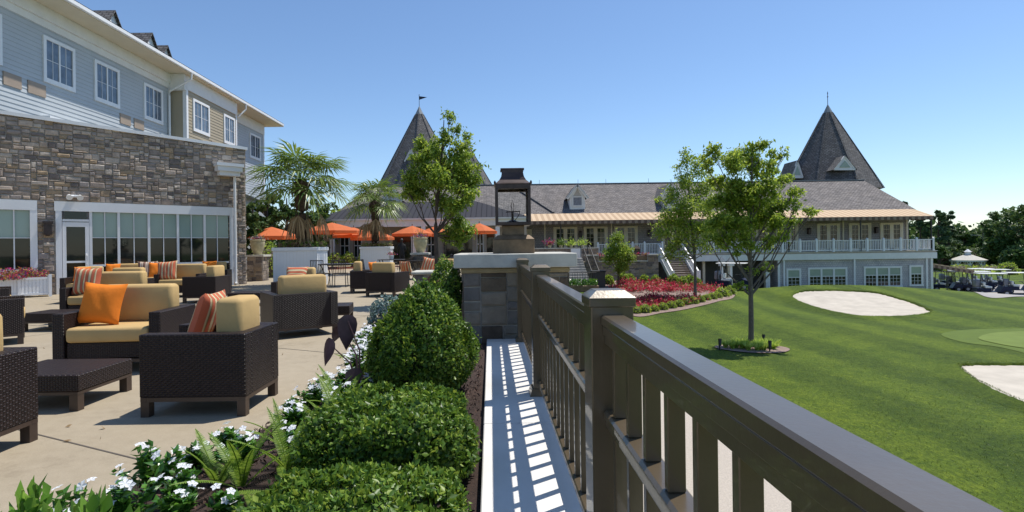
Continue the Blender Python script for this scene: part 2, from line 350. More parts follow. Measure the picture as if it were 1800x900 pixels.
    def build(s, name, mat, parent=None, smooth=False, uv=True, world=False, bev=0):
        me = bpy.data.meshes.new(name); vs = s.v
        if world and parent is not None:
            ma = (Matrix.Translation(parent.location) @ Matrix.Rotation(parent.rotation_euler.z, 4, 'Z')).inverted()
            vs = [tuple(ma @ Vector(v)) for v in vs]
        me.from_pydata(vs, [], s.f); me.materials.append(mat)
        if uv: auto_uv(me)
        if smooth: me.polygons.foreach_set('use_smooth', [True]*len(me.polygons))
        o = bpy.data.objects.new(name, me); COL.objects.link(o); o.parent = parent
        return o
def auto_uv(me):
    l = me.uv_layers.new(name='UV'); Z = Vector((0, 0, 1)); vs = me.vertices; data = l.data
    for p in me.polygons:
        n = p.normal
        u = Z.cross(n)
        if u.length < .02: u = Vector((1, 0, 0)); v = Vector((0, 1, 0))
        else:
            u.normalize(); v = n.cross(u)
        for li in p.loop_indices:
            co = vs[me.loops[li].vertex_index].co; data[li].uv = (co.dot(u), co.dot(v))
def tag(o, label=None, cat=None, group=None, kind=None):
    if label: o['label'] = label
    if cat: o['category'] = cat
    if group: o['group'] = group
    if kind: o['kind'] = kind
    return o
def thing(name, label, cat, loc=(0, 0, 0), rz=0, group=None):
    o = bpy.data.objects.new(name, None); COL.objects.link(o); o.location = loc; o.rotation_euler = (0, 0, rz)
    o.empty_display_size = .2; return tag(o, label, cat, group)
def dup(src, loc, rz=None, label=None, group=None, scale=None):
    def rec(o, par):
        c = o.copy(); COL.objects.link(c); c.parent = par
        for ch in kids.get(o.name, []): rec(ch, c)
        return c
    kids = {}
    for o in COL.objects:
        if o.parent: kids.setdefault(o.parent.name, []).append(o)
    r = rec(src, None); r.location = loc
    if rz is not None: r.rotation_euler = (0, 0, rz)
    if scale: r.scale = (scale,)*3
    if label: r['label'] = label
    if group: r['group'] = group
    return r
def struct(mb, name, mat, **kw):
    o = mb.build(name, mat, **kw); o['kind'] = 'structure'; return o

def leaves(name, C, size, mat, parent=None, aspect=.5, upbias=.3, fold=.25, dirs=None, jitter=.35, world=True, nbias=None):
    """C (N,3) centres; one folded leaf each."""
    C = np.asarray(C, float); n = len(C)
    if np.isscalar(size): size = np.full(n, size)
    size = size*(1+jitter*(rng.random(n)-.5)*2)
    d = rng.normal(size=(n, 3)) if dirs is None else np.asarray(dirs, float)+rng.normal(size=(n, 3))*.45
    d[:, 2] += upbias; d /= np.linalg.norm(d, axis=1)[:, None]
    r = rng.normal(size=(n, 3))
    if nbias is not None: r = np.cross(np.asarray(nbias)+rng.normal(size=(n, 3))*.5, d)
    else: r = np.cross(np.array([0, 0, 1.0])+rng.normal(size=(n, 3))*.7, d)
    r /= np.linalg.norm(r, axis=1)[:, None]+1e-9
    nn = np.cross(r, d); s = size[:, None]
    b = C-d*s*.5; t = C+d*s*.5; mid = C-d*s*.05
    v = np.stack([b, mid+r*s*aspect*.5+nn*s*fold*.4, t, mid-r*s*aspect*.5+nn*s*fold*.4], 1).reshape(-1, 3)
    if parent is not None and world: v = v-np.array(parent.location)
    me = bpy.data.meshes.new(name); me.vertices.add(4*n); me.vertices.foreach_set('co', v.ravel())
    me.loops.add(6*n); me.polygons.add(2*n)
    base = np.arange(n)[:, None]*4; li = (base+np.array([0, 1, 2, 0, 2, 3])).ravel()
    me.loops.foreach_set('vertex_index', li.astype(np.int32))
    me.polygons.foreach_set('loop_start', (np.arange(2*n)*3).astype(np.int32))
    me.update(calc_edges=True); me.materials.append(mat)
    o = bpy.data.objects.new(name, me); COL.objects.link(o); o.parent = parent; return o

def ashlar(mb, o, du, dn, W, H, cu, cv, hs=(1, 1, 2, 2, 3), ws=(3, 4, 5, 6, 7), gap=.012, prot=.03, holes=(), topf=None, seed=1, base=.0):
    """irregular coursed stones on the plane o + u*du + v*z, outward normal dn."""
    rn = random.Random(seed); o, du, dn = Vector(o), Vector(du), Vector(dn); Zv = Vector((0, 0, 1))
    nu, nv = int(W/cu), int(H/cv); cu = W/nu; cv = H/nv; occ = np.zeros((nv, nu), bool)
    def blocked(i, j):
        u, v = (i+.5)*cu, (j+.5)*cv
        if topf and v+cv*.3 > topf(u): return True
        return any(a <= u <= b and c <= v <= d for a, b, c, d in holes)
    for j in range(nv):
        for i in range(nu):
            if blocked(i, j): occ[j, i] = True
    for j in range(nv):
        i = 0
        while i < nu:
            if occ[j, i]: i += 1; continue
            w, h = rn.choice(ws), rn.choice(hs); k = 0
            while k < w and i+k < nu and not occ[j, i+k]: k += 1
            w = k
            if i+w < nu and not occ[j, i+w] and (i+w+1 >= nu or occ[j, i+w+1]): w += 1
            hh = 1
            while hh < h and j+hh < nv and not occ[j+hh, i:i+w].any(): hh += 1
            occ[j:j+hh, i:i+w] = True
            g = gap*(.6+.8*rn.random()); u0_, u1_, v0_, v1_ = i*cu+g/2, (i+w)*cu-g/2, j*cv+g/2, (j+hh)*cv-g/2
            pr = base+prot*(.4+.6*rn.random()); c = min(.02, (u1_-u0_)*.2, (v1_-v0_)*.2)*1.2
            jj = lambda: (rn.random()-.5)*c*.9
            P = lambda u, v, n_: o+du*u+Zv*v+dn*n_
            vs = [P(u0_, v0_, 0), P(u1_, v0_, 0), P(u1_, v1_, 0), P(u0_, v1_, 0)]
            mids = [P(u0_+jj()*.5, v0_+jj()*.5, pr*.7), P(u1_+jj()*.5, v0_+jj()*.5, pr*.7), P(u1_+jj()*.5, v1_+jj()*.5, pr*.7), P(u0_+jj()*.5, v1_+jj()*.5, pr*.7)]
            tp = [P(u0_+c+jj(), v0_+c+jj(), pr+jj()*.6), P(u1_-c+jj(), v0_+c+jj(), pr+jj()*.6), P(u1_-c+jj(), v1_-c+jj(), pr+jj()*.6), P(u0_+c+jj(), v1_-c+jj(), pr+jj()*.6)]
            fs = [(8, 9, 10, 11)]
            for a in range(4):
                b = (a+1) % 4; fs += [(a, b, 4+b, 4+a), (4+a, 4+b, 8+b, 8+a)]
            mb.add(vs+mids+tp, fs); i += w
    return mb

# ================================================================ terrain
def sm(a, b, t):
    t = max(0., min(1., (t-a)/(b-a))); return t*t*(3-2*t)
def tz(x, y):
    z = -2.4
    z -= .35*sm(26, 44, y)*sm(12, 18, x)
    z -= .75*sm(33, 44, x)*sm(30, 46, y)
    z += 1.0*sm(20, 38, y)*(1-sm(11, 18, x))*(1-sm(60, 80, y))
    z += 1.02*math.exp(-((x-23.5)/8.5)**2-((y-36.5)/4.6)**2)
    z += .05*math.sin(x*.5+y*.3)*sm(4, 8, x)*(1-sm(60, 80, y))
    return z
GX = np.array([-900, -500, -250, -120, -60, -30, -15, -5, 0]+list(np.arange(.5, 60, .5))+[60, 63, 67, 72, 80, 90, 105, 125, 150, 200, 300, 500, 900.])
GY = np.array([-300, -100, -40, -15, -5]+list(np.arange(0, 60, .5))+[60, 63, 67, 72, 80, 90, 105, 125, 150, 200, 300, 500, 900, 1500.])
GH = np.array([[tz(x, y) for x in GX] for y in GY])
def gz(x, y):
    i = min(max(int(np.searchsorted(GX, x))-1, 0), len(GX)-2); j = min(max(int(np.searchsorted(GY, y))-1, 0), len(GY)-2)
    a = (x-GX[i])/(GX[i+1]-GX[i]); b = (y-GY[j])/(GY[j+1]-GY[j])
    return (GH[j, i]*(1-a)+GH[j, i+1]*a)*(1-b)+(GH[j+1, i]*(1-a)+GH[j+1, i+1]*a)*b
def ground(px, py, lo=4, hi=140):
    d = fw + rt*((px-PX)/F) + up*((PY-py)/F); t = lo
    while t < hi:
        p = d*t
        if CAMZ+p.z < gz(p.x, p.y): break
        t += .1 if t < 60 else .4
    return Vector((p.x, p.y, gz(p.x, p.y)))
mb = MB(); nx, ny = len(GX), len(GY)
mb.v = [(float(x), float(y), float(GH[j, i])) for j, y in enumerate(GY) for i, x in enumerate(GX)]
mb.f = [(j*nx+i, j*nx+i+1, (j+1)*nx+i+1, (j+1)*nx+i) for j in range(ny-1) for i in range(nx-1)]
struct(mb, 'lawn', M['lawn'], uv=False, smooth=True)

def sheet(name, poly, mat, off=.02, step=.25, dish=0, rag=0, lip=0):
    """flat patch lying on the terrain inside the polygon (world xy)."""
    P = [Vector((a, b)) for a, b in poly]; n = len(P); c = sum(P, Vector((0, 0)))/n
    # smooth outline by Catmull-Rom
    out = []
    for i in range(n):
        p0, p1, p2, p3 = P[i-1], P[i], P[(i+1) % n], P[(i+2) % n]
        for k in range(12):
            t = k/12; q = .5*((2*p1)+(p2-p0)*t+(2*p0-5*p1+4*p2-p3)*t*t+(3*p1-p0-3*p2+p3)*t**3)
            if rag: q = q+(q-c).normalized()*rag*(random.random()-.5)
            out.append(q)
    if lip:
        lb = MB(); no = len(out); prof = [(-.02, off-.03), (.02, lip), (.12, lip*1.02), (.35, lip*.55), (.8, .004)]; vs = []
        for d_, h_ in prof:
            for q in out: w = q+(q-c).normalized()*d_; vs.append((w.x, w.y, gz(w.x, w.y)+h_))
        lb.add(vs, [(r*no+k, (r+1)*no+k, (r+1)*no+(k+1) % no, r*no+(k+1) % no) for r in range(len(prof)-1) for k in range(no)]); struct(lb, 'bunker_lip', M['lawn'], uv=False, smooth=True)
    mb = MB(); rings = 26; m_ = len(out); vs = []
    for r in range(rings+1):
        f = 1-r/rings
        for q in out:
            w = c+(q-c)*f; vs.append((w.x, w.y, gz(w.x, w.y)+off-dish*min(1, (1-f)*7)))
    fs = [(r*m_+k, r*m_+(k+1) % m_, (r+1)*m_+(k+1) % m_, (r+1)*m_+k) for r in range(rings) for k in range(m_)]
    mb.add(vs, fs); return struct(mb, name, mat, uv=False, smooth=True)
def gpoly(pts): return [tuple(ground(*p)[:2]) for p in pts]
sheet('sand_bunker', gpoly([(1392, 524), (1404, 516), (1440, 513), (1500, 514), (1548, 519), (1598, 533), (1634, 549), (1622, 556), (1570, 560), (1510, 559), (1456, 549), (1412, 536)]), M['sand'], .035, dish=.0, rag=.16, lip=.13)
sheet('sand_bunker', gpoly([(1689, 650), (1705, 646), (1760, 646), (1840, 650), (1930, 680), (1930, 760), (1840, 730), (1775, 704), (1720, 676)]), M['sand'], .035, rag=.10, lip=.10)
sheet('green_fringe', gpoly([(1655, 588), (1700, 580), (1800, 578), (1950, 580), (2000, 615), (1900, 640), (1760, 612), (1690, 602)]), M['fringe'], .012)
sheet('putting_green', gpoly([(1720, 596), (1745, 587), (1800, 584), (1900, 585), (1960, 605), (1900, 625), (1800, 613), (1750, 605)]), M['green'], .03)
sheet('cart_lot', gpoly([(1690, 509), (1720, 517), (1800, 522), (1900, 526), (2100, 520), (2100, 506), (1900, 503), (1760, 500), (1660, 500)]), M['asphalt'], .03)
mb = MB()
for i in range(40):
    y0, y1 = i*.8-4, i*.8-3.2
    for j in range(6):
        x0, x1 = .55+j*.7, 1.25+j*.7
        mb.add([(x0, y0, gz(x0, y0)+.02), (x1, y0, gz(x1, y0)+.02), (x1, y1, gz(x1, y1)+.02), (x0, y1, gz(x0, y1)+.02)], [(0, 1, 2, 3)])
struct(mb, 'garden_path', M['path'], uv=False)
sheet('planting_bed', gpoly([(1112, 556), (1165, 551), (1215, 543), (1262, 531), (1292, 520), (1290, 508), (1225, 500), (1160, 495), (1075, 492), (1040, 505), (1070, 525)]), M['gravel'], .03)

# ---- grass tufts: real blades where the lawn is near
C = []
for _ in range(52000):
    x = rng.uniform(4.2, 17); y = rng.uniform(5.5, 24)
    if rng.random() > max(0, 1-max(0, math.hypot(x, y)-7)/20)**1.6: continue
    if x/y > 1.15: continue
    C.append((x, y, gz(x, y)+.012))
M['blade'] = leafmat('grass_blade', [(.045, .09, .008), (.08, .135, .012), (.12, .17, .02), (.22, .25, .06)], .5, .3)
b1 = ground(1689, 650); 
def in_b2(p):
    q = p-Vector((15, 13, 0)); return False
def inpoly(x, y, P):
    r = False; j = len(P)-1
    for i in range(len(P)):
        if (P[i][1] > y) != (P[j][1] > y) and x < (P[j][0]-P[i][0])*(y-P[i][1])/(P[j][1]-P[i][1])+P[i][0]: r = not r
        j = i
    return r
B2 = gpoly([(1689, 650), (1705, 646), (1760, 646), (1840, 650), (1930, 680), (1930, 760), (1840, 730), (1775, 704), (1720, 676)])
GR = gpoly([(1655, 588), (1700, 580), (1800, 578), (1950, 580), (2000, 615), (1900, 640), (1760, 612), (1690, 602)])
C = [c for c in C if not inpoly(c[0], c[1], B2) and not inpoly(c[0], c[1], GR) and math.hypot(c[0]-9.1, c[1]-19) > 1.4]
for px0, px1, Pn in ((0, 0, gpoly([(1392, 524), (1404, 516), (1440, 513), (1500, 514), (1548, 519), (1598, 533), (1634, 549), (1622, 556), (1570, 560), (1510, 559), (1456, 549), (1412, 536)])), (0, 0, B2)):
    cc = np.mean(np.array(Pn), 0)
    for i in range(len(Pn)):
        a_, b_ = np.array(Pn[i]), np.array(Pn[(i+1) % len(Pn)])
        for _ in range(int(np.linalg.norm(b_-a_)*150)):
            q = a_+(b_-a_)*rng.random(); q = cc+(q-cc)*(1.03+abs(rng.normal())*.02+.02*math.sin(q[0]*3)); C.append((q[0], q[1], gz(q[0], q[1])+.11+rng.random()*.04))
tag(leaves('grass', C, .055, M['blade'], aspect=.12, upbias=1.2, fold=.1), kind='stuff', label='short mown grass blades on the lawn', cat='grass')

# ================================================================ patio
mb = MB()
mb.box(-60, -.07, -8, 60, -.3, 0); mb.box(-.05, 1.0, 8.45, 60, -.3, 0); mb.box(1.01, 9.2, 40.2, 60, -.3, .0)
struct(mb, 'patio', M['concrete'], uv=False)
mb = MB(); dj = Vector((.905, -.425, 0)); pj = Vector((.425, .905, 0)); o = Vector((-3.29, 3.82, .003))
def clip_line(p, d, w):
    pts = []
    for t in np.arange(-22, 22, .25):
        q = p+d*t
        if -22 < q.x < -1.6 and .5 < q.y < 40: pts.append(t)
    if pts:
        a, b = p+d*pts[0], p+d*pts[-1]; s_ = d.cross(Vector((0, 0, 1)))*w/2
        mb.add([a-s_, b-s_, b+s_, a+s_], [(0, 1, 2, 3)])
for k in range(-3, 10): clip_line(o+pj*k*3.05, dj, .012)
for k in range(-6, 6): clip_line(o+dj*(k*3.4+1.6)+Vector((0, 0, .001)), pj, .012)
struct(mb, 'patio_joints', M['joint'], uv=False)
mb = MB()
for k in range(-3, 5):
    y0 = .57+k*1.53; mb.box(-.06, .60, y0+.002, min(y0+1.528, 6.94), .0, .08, .006)
struct(mb, 'coping_ledge', M['ledge'], uv=False)
w = thing('retaining_wall', 'tall stone wall carrying the pale coping under the brown metal railing', 'wall', (.3, 0, -2.4))
mb = MB(); mb.box(-.02, .55, -6, 40, -3.4, -.004); mb.build('wall_core', M['mortar'], w, world=True)
mb = MB(); ashlar(mb, (.55, -4, -2.6), (0, 1, 0), (1, 0, 0), 30, 2.55, .12, .11, seed=5); mb.build('stone_facing', M['stone2'], w, world=True)
w = thing('terrace_wall', 'plain stone wall holding up the far terrace left of the garden steps', 'wall', (4, 40, -2.4))
mb = MB(); mb.box(.9, 4.85, 39.9, 40.2, -2.6, .35); mb.build('wall_core', M['mortar'], w, world=True)
mb = MB(); ashlar(mb, (.9, 39.9, -2.4), (1, 0, 0), (0, -1, 0), 3.95, 2.7, .13, .11, seed=6); mb.build('stone_facing', M['stone3'], w, world=True)
# planting bed between patio and ledge
mb = MB(); bx = [(-1.6, .2), (-2.05, 1.5), (-1.98, 2.7), (-1.62, 3.7), (-1.42, 4.6), (-1.5, 5.8), (-1.8, 7.5), (-2.0, 9.5), (-2.1, 12), (-1.9, 14)]
n = len(bx); vs = []
for x, y in bx:
    for k in range(9):
        f = k/8; vs.append((x+(-.064-x)*f, y, .006+.05*math.sin(math.pi*min(1, f*1.2+.02))+.01*random.random()))
mb.add(vs, [(j*9+k, j*9+k+1, (j+1)*9+k+1, (j+1)*9+k) for j in range(n-1) for k in range(8)])
mb.box(-1.9, -.06, .15, .19, .0, .03)
struct(mb, 'mulch_bed', M['mulch'], uv=False, smooth=True)
def bed_x(y): return float(np.interp(y, [b[1] for b in bx], [b[0] for b in bx]))
C = []
while len(C) < 9000:
    y = .6+rng.random()**1.6*6; x = rng.uniform(bed_x(y)+.02, -.1); C.append((x, y, .05+rng.random()*.025))
tag(leaves('mulch_chips', C, .035, M['chips'], aspect=.3, upbias=0, fold=.1, jitter=.6), kind='stuff', label='dark shredded bark mulch among the flowers', cat='mulch')

# ================================================================ stone pier + lantern
w = thing('stone_pier', 'big square stone pier with pale slab top at the end of the brown railing', 'stone pier', (.32, 7.6, 0))
mb = MB(); mb.box(-.35, .99, 6.99, 8.3, 0, .96); mb.build('core', M['mortar'], w, world=True)
mb = MB(); ashlar(mb, (-.36, 6.99, .0), (1, 0, 0), (0, -1, 0), 1.36, .93, (.055), .06, (2, 3, 3, 4), (3, 4, 5, 6, 7), .016, .035, seed=21)
ashlar(mb, (-.35, 8.3, .0), (0, -1, 0), (-1, 0, 0), 1.31, .93, (.055), .06, (2, 3, 3, 4), (3, 4, 5, 6, 7), .016, .035, seed=22)
ashlar(mb, (.99, 6.99, .0), (0, 1, 0), (1, 0, 0), 1.31, .93, (.055), .06, (2, 3, 3, 4), (3, 4, 5, 6, 7), .016, .035, seed=23)
mb.build('stone_facing', M['stone2'], w, world=True)
mb = MB(); mb.box(-.385, 1.02, 6.95, 8.33, .925, .993, .015); mb.build('mortar_band', M['mortar_y'], w, world=True)
mb = MB(); mb.box(-.47, 1.10, 6.86, 8.42, .995, 1.172, .008); mb.build('cap', M['capstone'], w, world=True)
w = thing('lantern', 'large copper gas lantern with flared roof standing on the stone pier', 'lantern', (.31, 7.42, 1.172))
mb = MB(); mb.box(-.275, .275, -.275, .275, 0, .19, .008).frus((0, 0), .55, .55, .19, .42, .42, .245); mb.build('base', M['copper_brown'], w)
mb = MB(); mb.box(-.15, .15, -.15, .15, .245, .375, .006); mb.build('neck', M['copper_brown'], w)
mb = MB(); h = .235; z0, z1 = .375, .93
mb.box(-h, h, -h, h, z0, z0+.045, .006)
for sx in (-1, 1):
    for sy in (-1, 1): mb.box(sx*(h-.018)-.018, sx*(h-.018)+.018, sy*(h-.018)-.018, sy*(h-.018)+.018, z0+.045, z1-.07)
mb.box(-h, h, -h, -h+.03, z1-.07, z1, .004).box(-h, h, h-.03, h, z1-.07, z1, .004).box(-h, -h+.03, -h+.032, h-.032, z1-.07, z1).box(h-.03, h, -h+.032, h-.032, z1-.07, z1)
for s_ in (-1, 1): mb.lathe([(.012, 0), (.016, .03), (.006, .05)], (s_*(h+.005), -h, z1-.01), 8)
mb.build('frame', M['copper'], w)
mb = MB()
for a, b, c, d in ((-h+.036, h-.036, -h+.012, -h+.016), (-h+.036, h-.036, h-.016, h-.012)): mb.box(a, b, c, d, z0+.047, z1-.072)
for a in (-h+.012, h-.016): mb.box(a, a+.004, -h+.036, h-.036, z0+.047, z1-.072)
mb.build('glass', M['clear'], w)
mb = MB(); prof = [(.25, 0), (.215, .02), (.18, .055), (.155, .10), (.142, .16), (.14, .2)]
q2 = math.sqrt(2); mb.lathe([(r*q2, z1+z) for r, z in prof], n=4, rot=math.pi/4); mb.build('roof', M['copper'], w)
mb = MB(); mb.tube([(-.16, -.09, z1+.21), (.16, -.09, z1+.21)], .017, 8).tube([(-.16, .09, z1+.21), (.16, .09, z1+.21)], .017, 8).box(-.15, .15, -.09, .09, z1+.2, z1+.222)
mb.build('ridge_cap', M['copper'], w)
mb = MB(); mb.tube([(0, 0, z0+.04), (0, 0, z0+.2)], .017, 8).lathe([(.05, 0), (.06, .02), (.02, .04)], (0, 0, z0+.045), 10)
mb.tube([(-.09, 0, z0+.19), (.1, 0, z0+.2)], .008, 6).tube([(.1, 0, z0+.2), (.09, 0, z0+.15), (.03, 0, z0+.07)], .005, 6).box(-.08, .08, -.01, .01, z0+.05, z0+.06)
mb.tube([(-.005, 0, z0+.2), (-.02, 0, z0+.28), (0, 0, z0+.35), (.02, 0, z0+.28), (.015, 0, z0+.2)], .006, 6)
mb.build('burner', M['copper'], w)

# ================================================================ brown metal railing
LZ = .08; XR = .398; posts_y = [-.66, 1.845, 4.355, 6.77]
w = thing('metal_railing', 'dark bronze metal railing with square posts running beside the pale ledge', 'railing', (XR, 1.8, LZ))
for i, py in enumerate(posts_y):
    p_ = MB().box(XR-.07, XR+.07, py-.07, py+.07, LZ+.001, LZ+.99, .004).build('post', M['bronze'], w, world=True)
    mb = MB(); mb.box(XR-.0765, XR+.0765, py-.0765, py+.0765, LZ+.985, LZ+1.015, .003).frus((XR, py), .153, .153, LZ+1.0155, .095, .095, LZ+1.038)
    c_ = mb.build('post_cap', M['bronze'], w, world=True); 
    MB().frus((XR, py), .2, .2, LZ+.0015, .165, .165, LZ+.055).build('post_base', M['bronze'], w, world=True)
bal = []
for i in range(3):
    y0, y1 = posts_y[i]+.072, posts_y[i+1]-.072
    mb = MB(); mb.box(XR-.039, XR+.039, y0, y1, LZ+.925, LZ+.96, .006).box(XR-.033, XR+.033, y0, y1, LZ+.895, LZ+.9248, .002).box(XR-.027, XR+.027, y0, y1, LZ+.865, LZ+.8948, .002)
    mb.build('top_rail', M['bronze'], w, world=True)
    mb = MB(); mb.box(XR-.034, XR+.034, y0, y1, LZ+.615, LZ+.65, .008).box(XR-.026, XR+.026, y0, y1, LZ+.595, LZ+.6148); mb.build('mid_rail', M['bronze'], w, world=True)
    mb = MB(); mb.box(XR-.034, XR+.034, y0, y1, LZ+.09, LZ+.125, .006).box(XR-.026, XR+.026, y0, y1, LZ+.07, LZ+.0898); mb.build('bottom_rail', M['bronze'], w, world=True)
    n = 14; pt = (y1-y0)/n
    for k in range(n):
        yy = y0+pt*(k+.5)
        if yy < .05: continue
        MB().box(XR-.0195, XR+.0195, yy-.013, yy+.013, LZ+.1255, LZ+.594, .002).box(XR-.0195, XR+.0195, yy-.013, yy+.013, LZ+.6505, LZ+.864, .002).build('baluster', M['bronze'], w, world=True)

# ================================================================ hotel building (left)
hb = thing('hotel_building', 'long hotel with blue and beige siding above a rough stone ground floor with glass doors', 'building', (-13, 16.2, 0))
B = lambda mb, name, mat, par=None, **k: mb.build(name, mat, par or hb, world=True, **k)
wd = Vector((.736, .677, 0)); wnn = Vector((.677, -.736, 0)); W0 = Vector((-13, 16.2, 0))
def S(px): r = (px-862)/F; Z = 28.16/(1-.92*r); return (r*Z+13)/.736
def WP(s, out, z): p = W0+wd*s+wnn*out; return Vector((p.x, p.y, z))
def wz(px, py): p = W0+wd*S(px); return at_y(px, py, p.y).z
def wbox(mb, s0, s1, o0, o1, z0, z1):
    c = WP((s0+s1)/2, (o0+o1)/2, (z0+z1)/2); mb.obox(c, wd, wnn, (0, 0, 1), (s1-s0)/2, (o1-o0)/2, (z1-z0)/2); return mb
topf = lambda s: 5.26-.042*(s+1.25)
sA, sB = -5.0, S(432)
mb = MB(); z_ = lambda s: topf(s)
for (a, b, c, d) in ((sA, S(98), 0, None), (S(98), S(410), 2.5, None), (S(410), sB, 0, None)):
    if c == 0 and a < -2:
        wbox(mb, a, S(66), -.35, -.001, 2.5, 4.9); wbox(mb, S(66), b, -.35, -.001, 0, 4.9); mb.bar(WP(sA, -.175, topf(sA)-.25), WP(sB, -.175, topf(sB)-.25), .349, .36)
    else: wbox(mb, a, b, -.35, -.001, c, 4.9)
B(mb, 'wall_core', M['mortar'])
mb = MB(); hd = 2.80
ashlar(mb, WP(sA, 0, 0), wd, wnn, sB-sA, 5.3, .066, .062, (1, 2, 2, 2, 3), (2, 3, 3, 4, 5, 6), .02, .06, holes=((S(98)-sA, S(410)-sA, 0, hd), (-1, S(66)-sA, 0, hd)), topf=lambda u: topf(u+sA)-.02, seed=3)
ashlar(mb, WP(sB, 0, 0), -wnn, wd, 5, 4.95, .095, .085, (1, 1, 2, 2, 3), (2, 3, 4, 5, 6), .016, .05, seed=4)
B(mb, 'stone_facing', M['stone'])
mb = MB(); c0, c1 = WP(sA, -.12, topf(sA)), WP(sB+.08, -.12, topf(sB)); mb.bar(c0, c1, .42, .10); c0 = WP(sB-.1, .0, topf(sB)); mb.bar(c0, c0-wnn*5, .3, .09); B(mb, 'parapet_flashing', M['sill_white'])
mb = MB(); mb.add([WP(sA, -.3, 4.75), WP(sB, -.3, 4.75), WP(sB, -.3, 4.75)-wnn*6, Vector((-16.6, 40, 4.75)), Vector((-16.6, 5, 4.75))], [(0, 1, 2, 3, 4)]); B(mb, 'flat_roof', M['lead'])
# glazed front
mb = MB(); wbox(mb, S(96), S(411), -.02, .06, 2.50, 2.79); wbox(mb, S(98), S(109), -.02, .055, 0, 2.499); wbox(mb, S(404), S(410), -.02, .055, 0, 2.499)
B(mb, 'window_surround', M['white'])
mul = [160, 209, 262, 313, 360, 404]
for a, b in zip(mul[:-1], mul[1:]):
    s0, s1 = S(a), S(b); sm_ = (s0+s1)/2
    wf = MB(); wbox(wf, s0-.035, s0+.035, -.03, .03, 0, 2.498); wbox(wf, s0+.036, s1-.036, -.03, .02, .80, .86); wbox(wf, s0+.036, s1-.036, -.03, .02, 0.02, .09)
    wbox(wf, sm_-.012, sm_+.012, -.035, .0, .862, 2.498); wbox(wf, s0+.036, s1-.036, -.035, -.004, 1.69, 1.71)
    wo = B(wf, 'window', M['white'])
    g = MB(); wbox(g, s0+.03, s1-.03, -.08, -.06, 0, 1.70)
    B(g, 'pane', M['dark_glass'], hb); g = MB(); wbox(g, s0+.03, s1-.03, -.078, -.05, 1.702, 2.5); B(g, 'roller_blind', M['shade'], hb)
# door
s0, s1 = S(110), S(157)
mb = MB(); wbox(mb, s0, s0+.09, -.03, .03, .02, 2.17); wbox(mb, s1-.10, s1, -.03, .03, .02, 2.17); wbox(mb, s0+.091, s1-.101, -.03, .03, 2.03, 2.17); wbox(mb, s0+.091, s1-.101, -.03, .03, .02, .25); wbox(mb, s0+.091, s1-.101, -.03, .02, .93, .99)
wbox(mb, s0, s1, -.03, .03, 2.19, 2.26)
d_ = B(mb, 'door', M['white']); g = MB(); wbox(g, s0+.05, s1-.05, -.07, -.04, .02, 2.49); B(g, 'pane', M['dark_glass'])
mb = MB(); mb.tube([WP(s1-.07, .06, .85), WP(s1-.07, .09, .9), WP(s1-.07, .09, 1.15), WP(s1-.07, .04, 1.2)], .012, 6); B(mb, 'door_handle', M['white'])
# left window
s0, s1 = S(-120), S(66); fr = MB(); wbox(fr, s0, s1, -.02, .06, 2.5, 2.79); wbox(fr, S(53), s1, -.02, .055, 0, 2.499); wbox(fr, s0, S(53)-.001, -.02, .05, 0, .78)
B(fr, 'window_surround', M['white'])
fr = MB(); wbox(fr, S(25)-.015, S(25)+.015, -.035, 0, .78, 2.498); wbox(fr, s0, S(53), -.036, -.004, 1.68, 1.70); wbox(fr, S(-58)-.04, S(-58)+.04, -.03, .02, .78, 2.498)
B(fr, 'window', M['white']); g = MB(); wbox(g, s0, S(55), -.08, -.06, .7, 1.69); B(g, 'pane', M['dark_glass']); g = MB(); wbox(g, s0, S(55), -.078, -.05, 1.692, 2.5); B(g, 'roller_blind', M['shade'])
# flood light, wall lamp, rain head, downspout
mb = MB(); p = WP(S(131), 0, 2.96); mb.obox(p+wnn*.05, wd, wnn, (0, 0, 1), .08, .05, .04)
for sx in (-1, 1): q = p+wnn*.15+wd*sx*.13; mb.tube([p+wnn*.08, q], .03, 8).tube([q, q+wnn*.12-Vector((0, 0, .06))], [.05, .085], 10)
B(mb, 'flood_light', M['white'])
mb = MB(); p = WP(S(84), .14, 1.95); mb.obox(p, wd, wnn, (0, 0, 1), .09, .09, .17); mb.obox(p+Vector((0, 0, .2)), wd, wnn, (0, 0, 1), .12, .12, .03); mb.obox(p-wnn*.1, wd, wnn, (0, 0, 1), .05, .04, .2); B(mb, 'wall_lamp', M['copper'])
mb = MB(); sa, sb = S(376), S(423); wbox(mb, sa, sb, .05, .5, 4.22, 4.33); wbox(mb, sa+.04, sb-.04, .06, .45, 4.05, 4.219); wbox(mb, sa+.12, sb-.1, .06, .36, 3.9, 4.049); B(mb, 'rain_head', M['white'])
mb = MB(); p = WP(S(412), .12, 0); mb.tube([p+Vector((0, 0, 3.9)), p+Vector((0, 0, .1)), p+Vector((0, 0, .05))+wnn*.15], .05, 8); B(mb, 'downspout', M['white'])
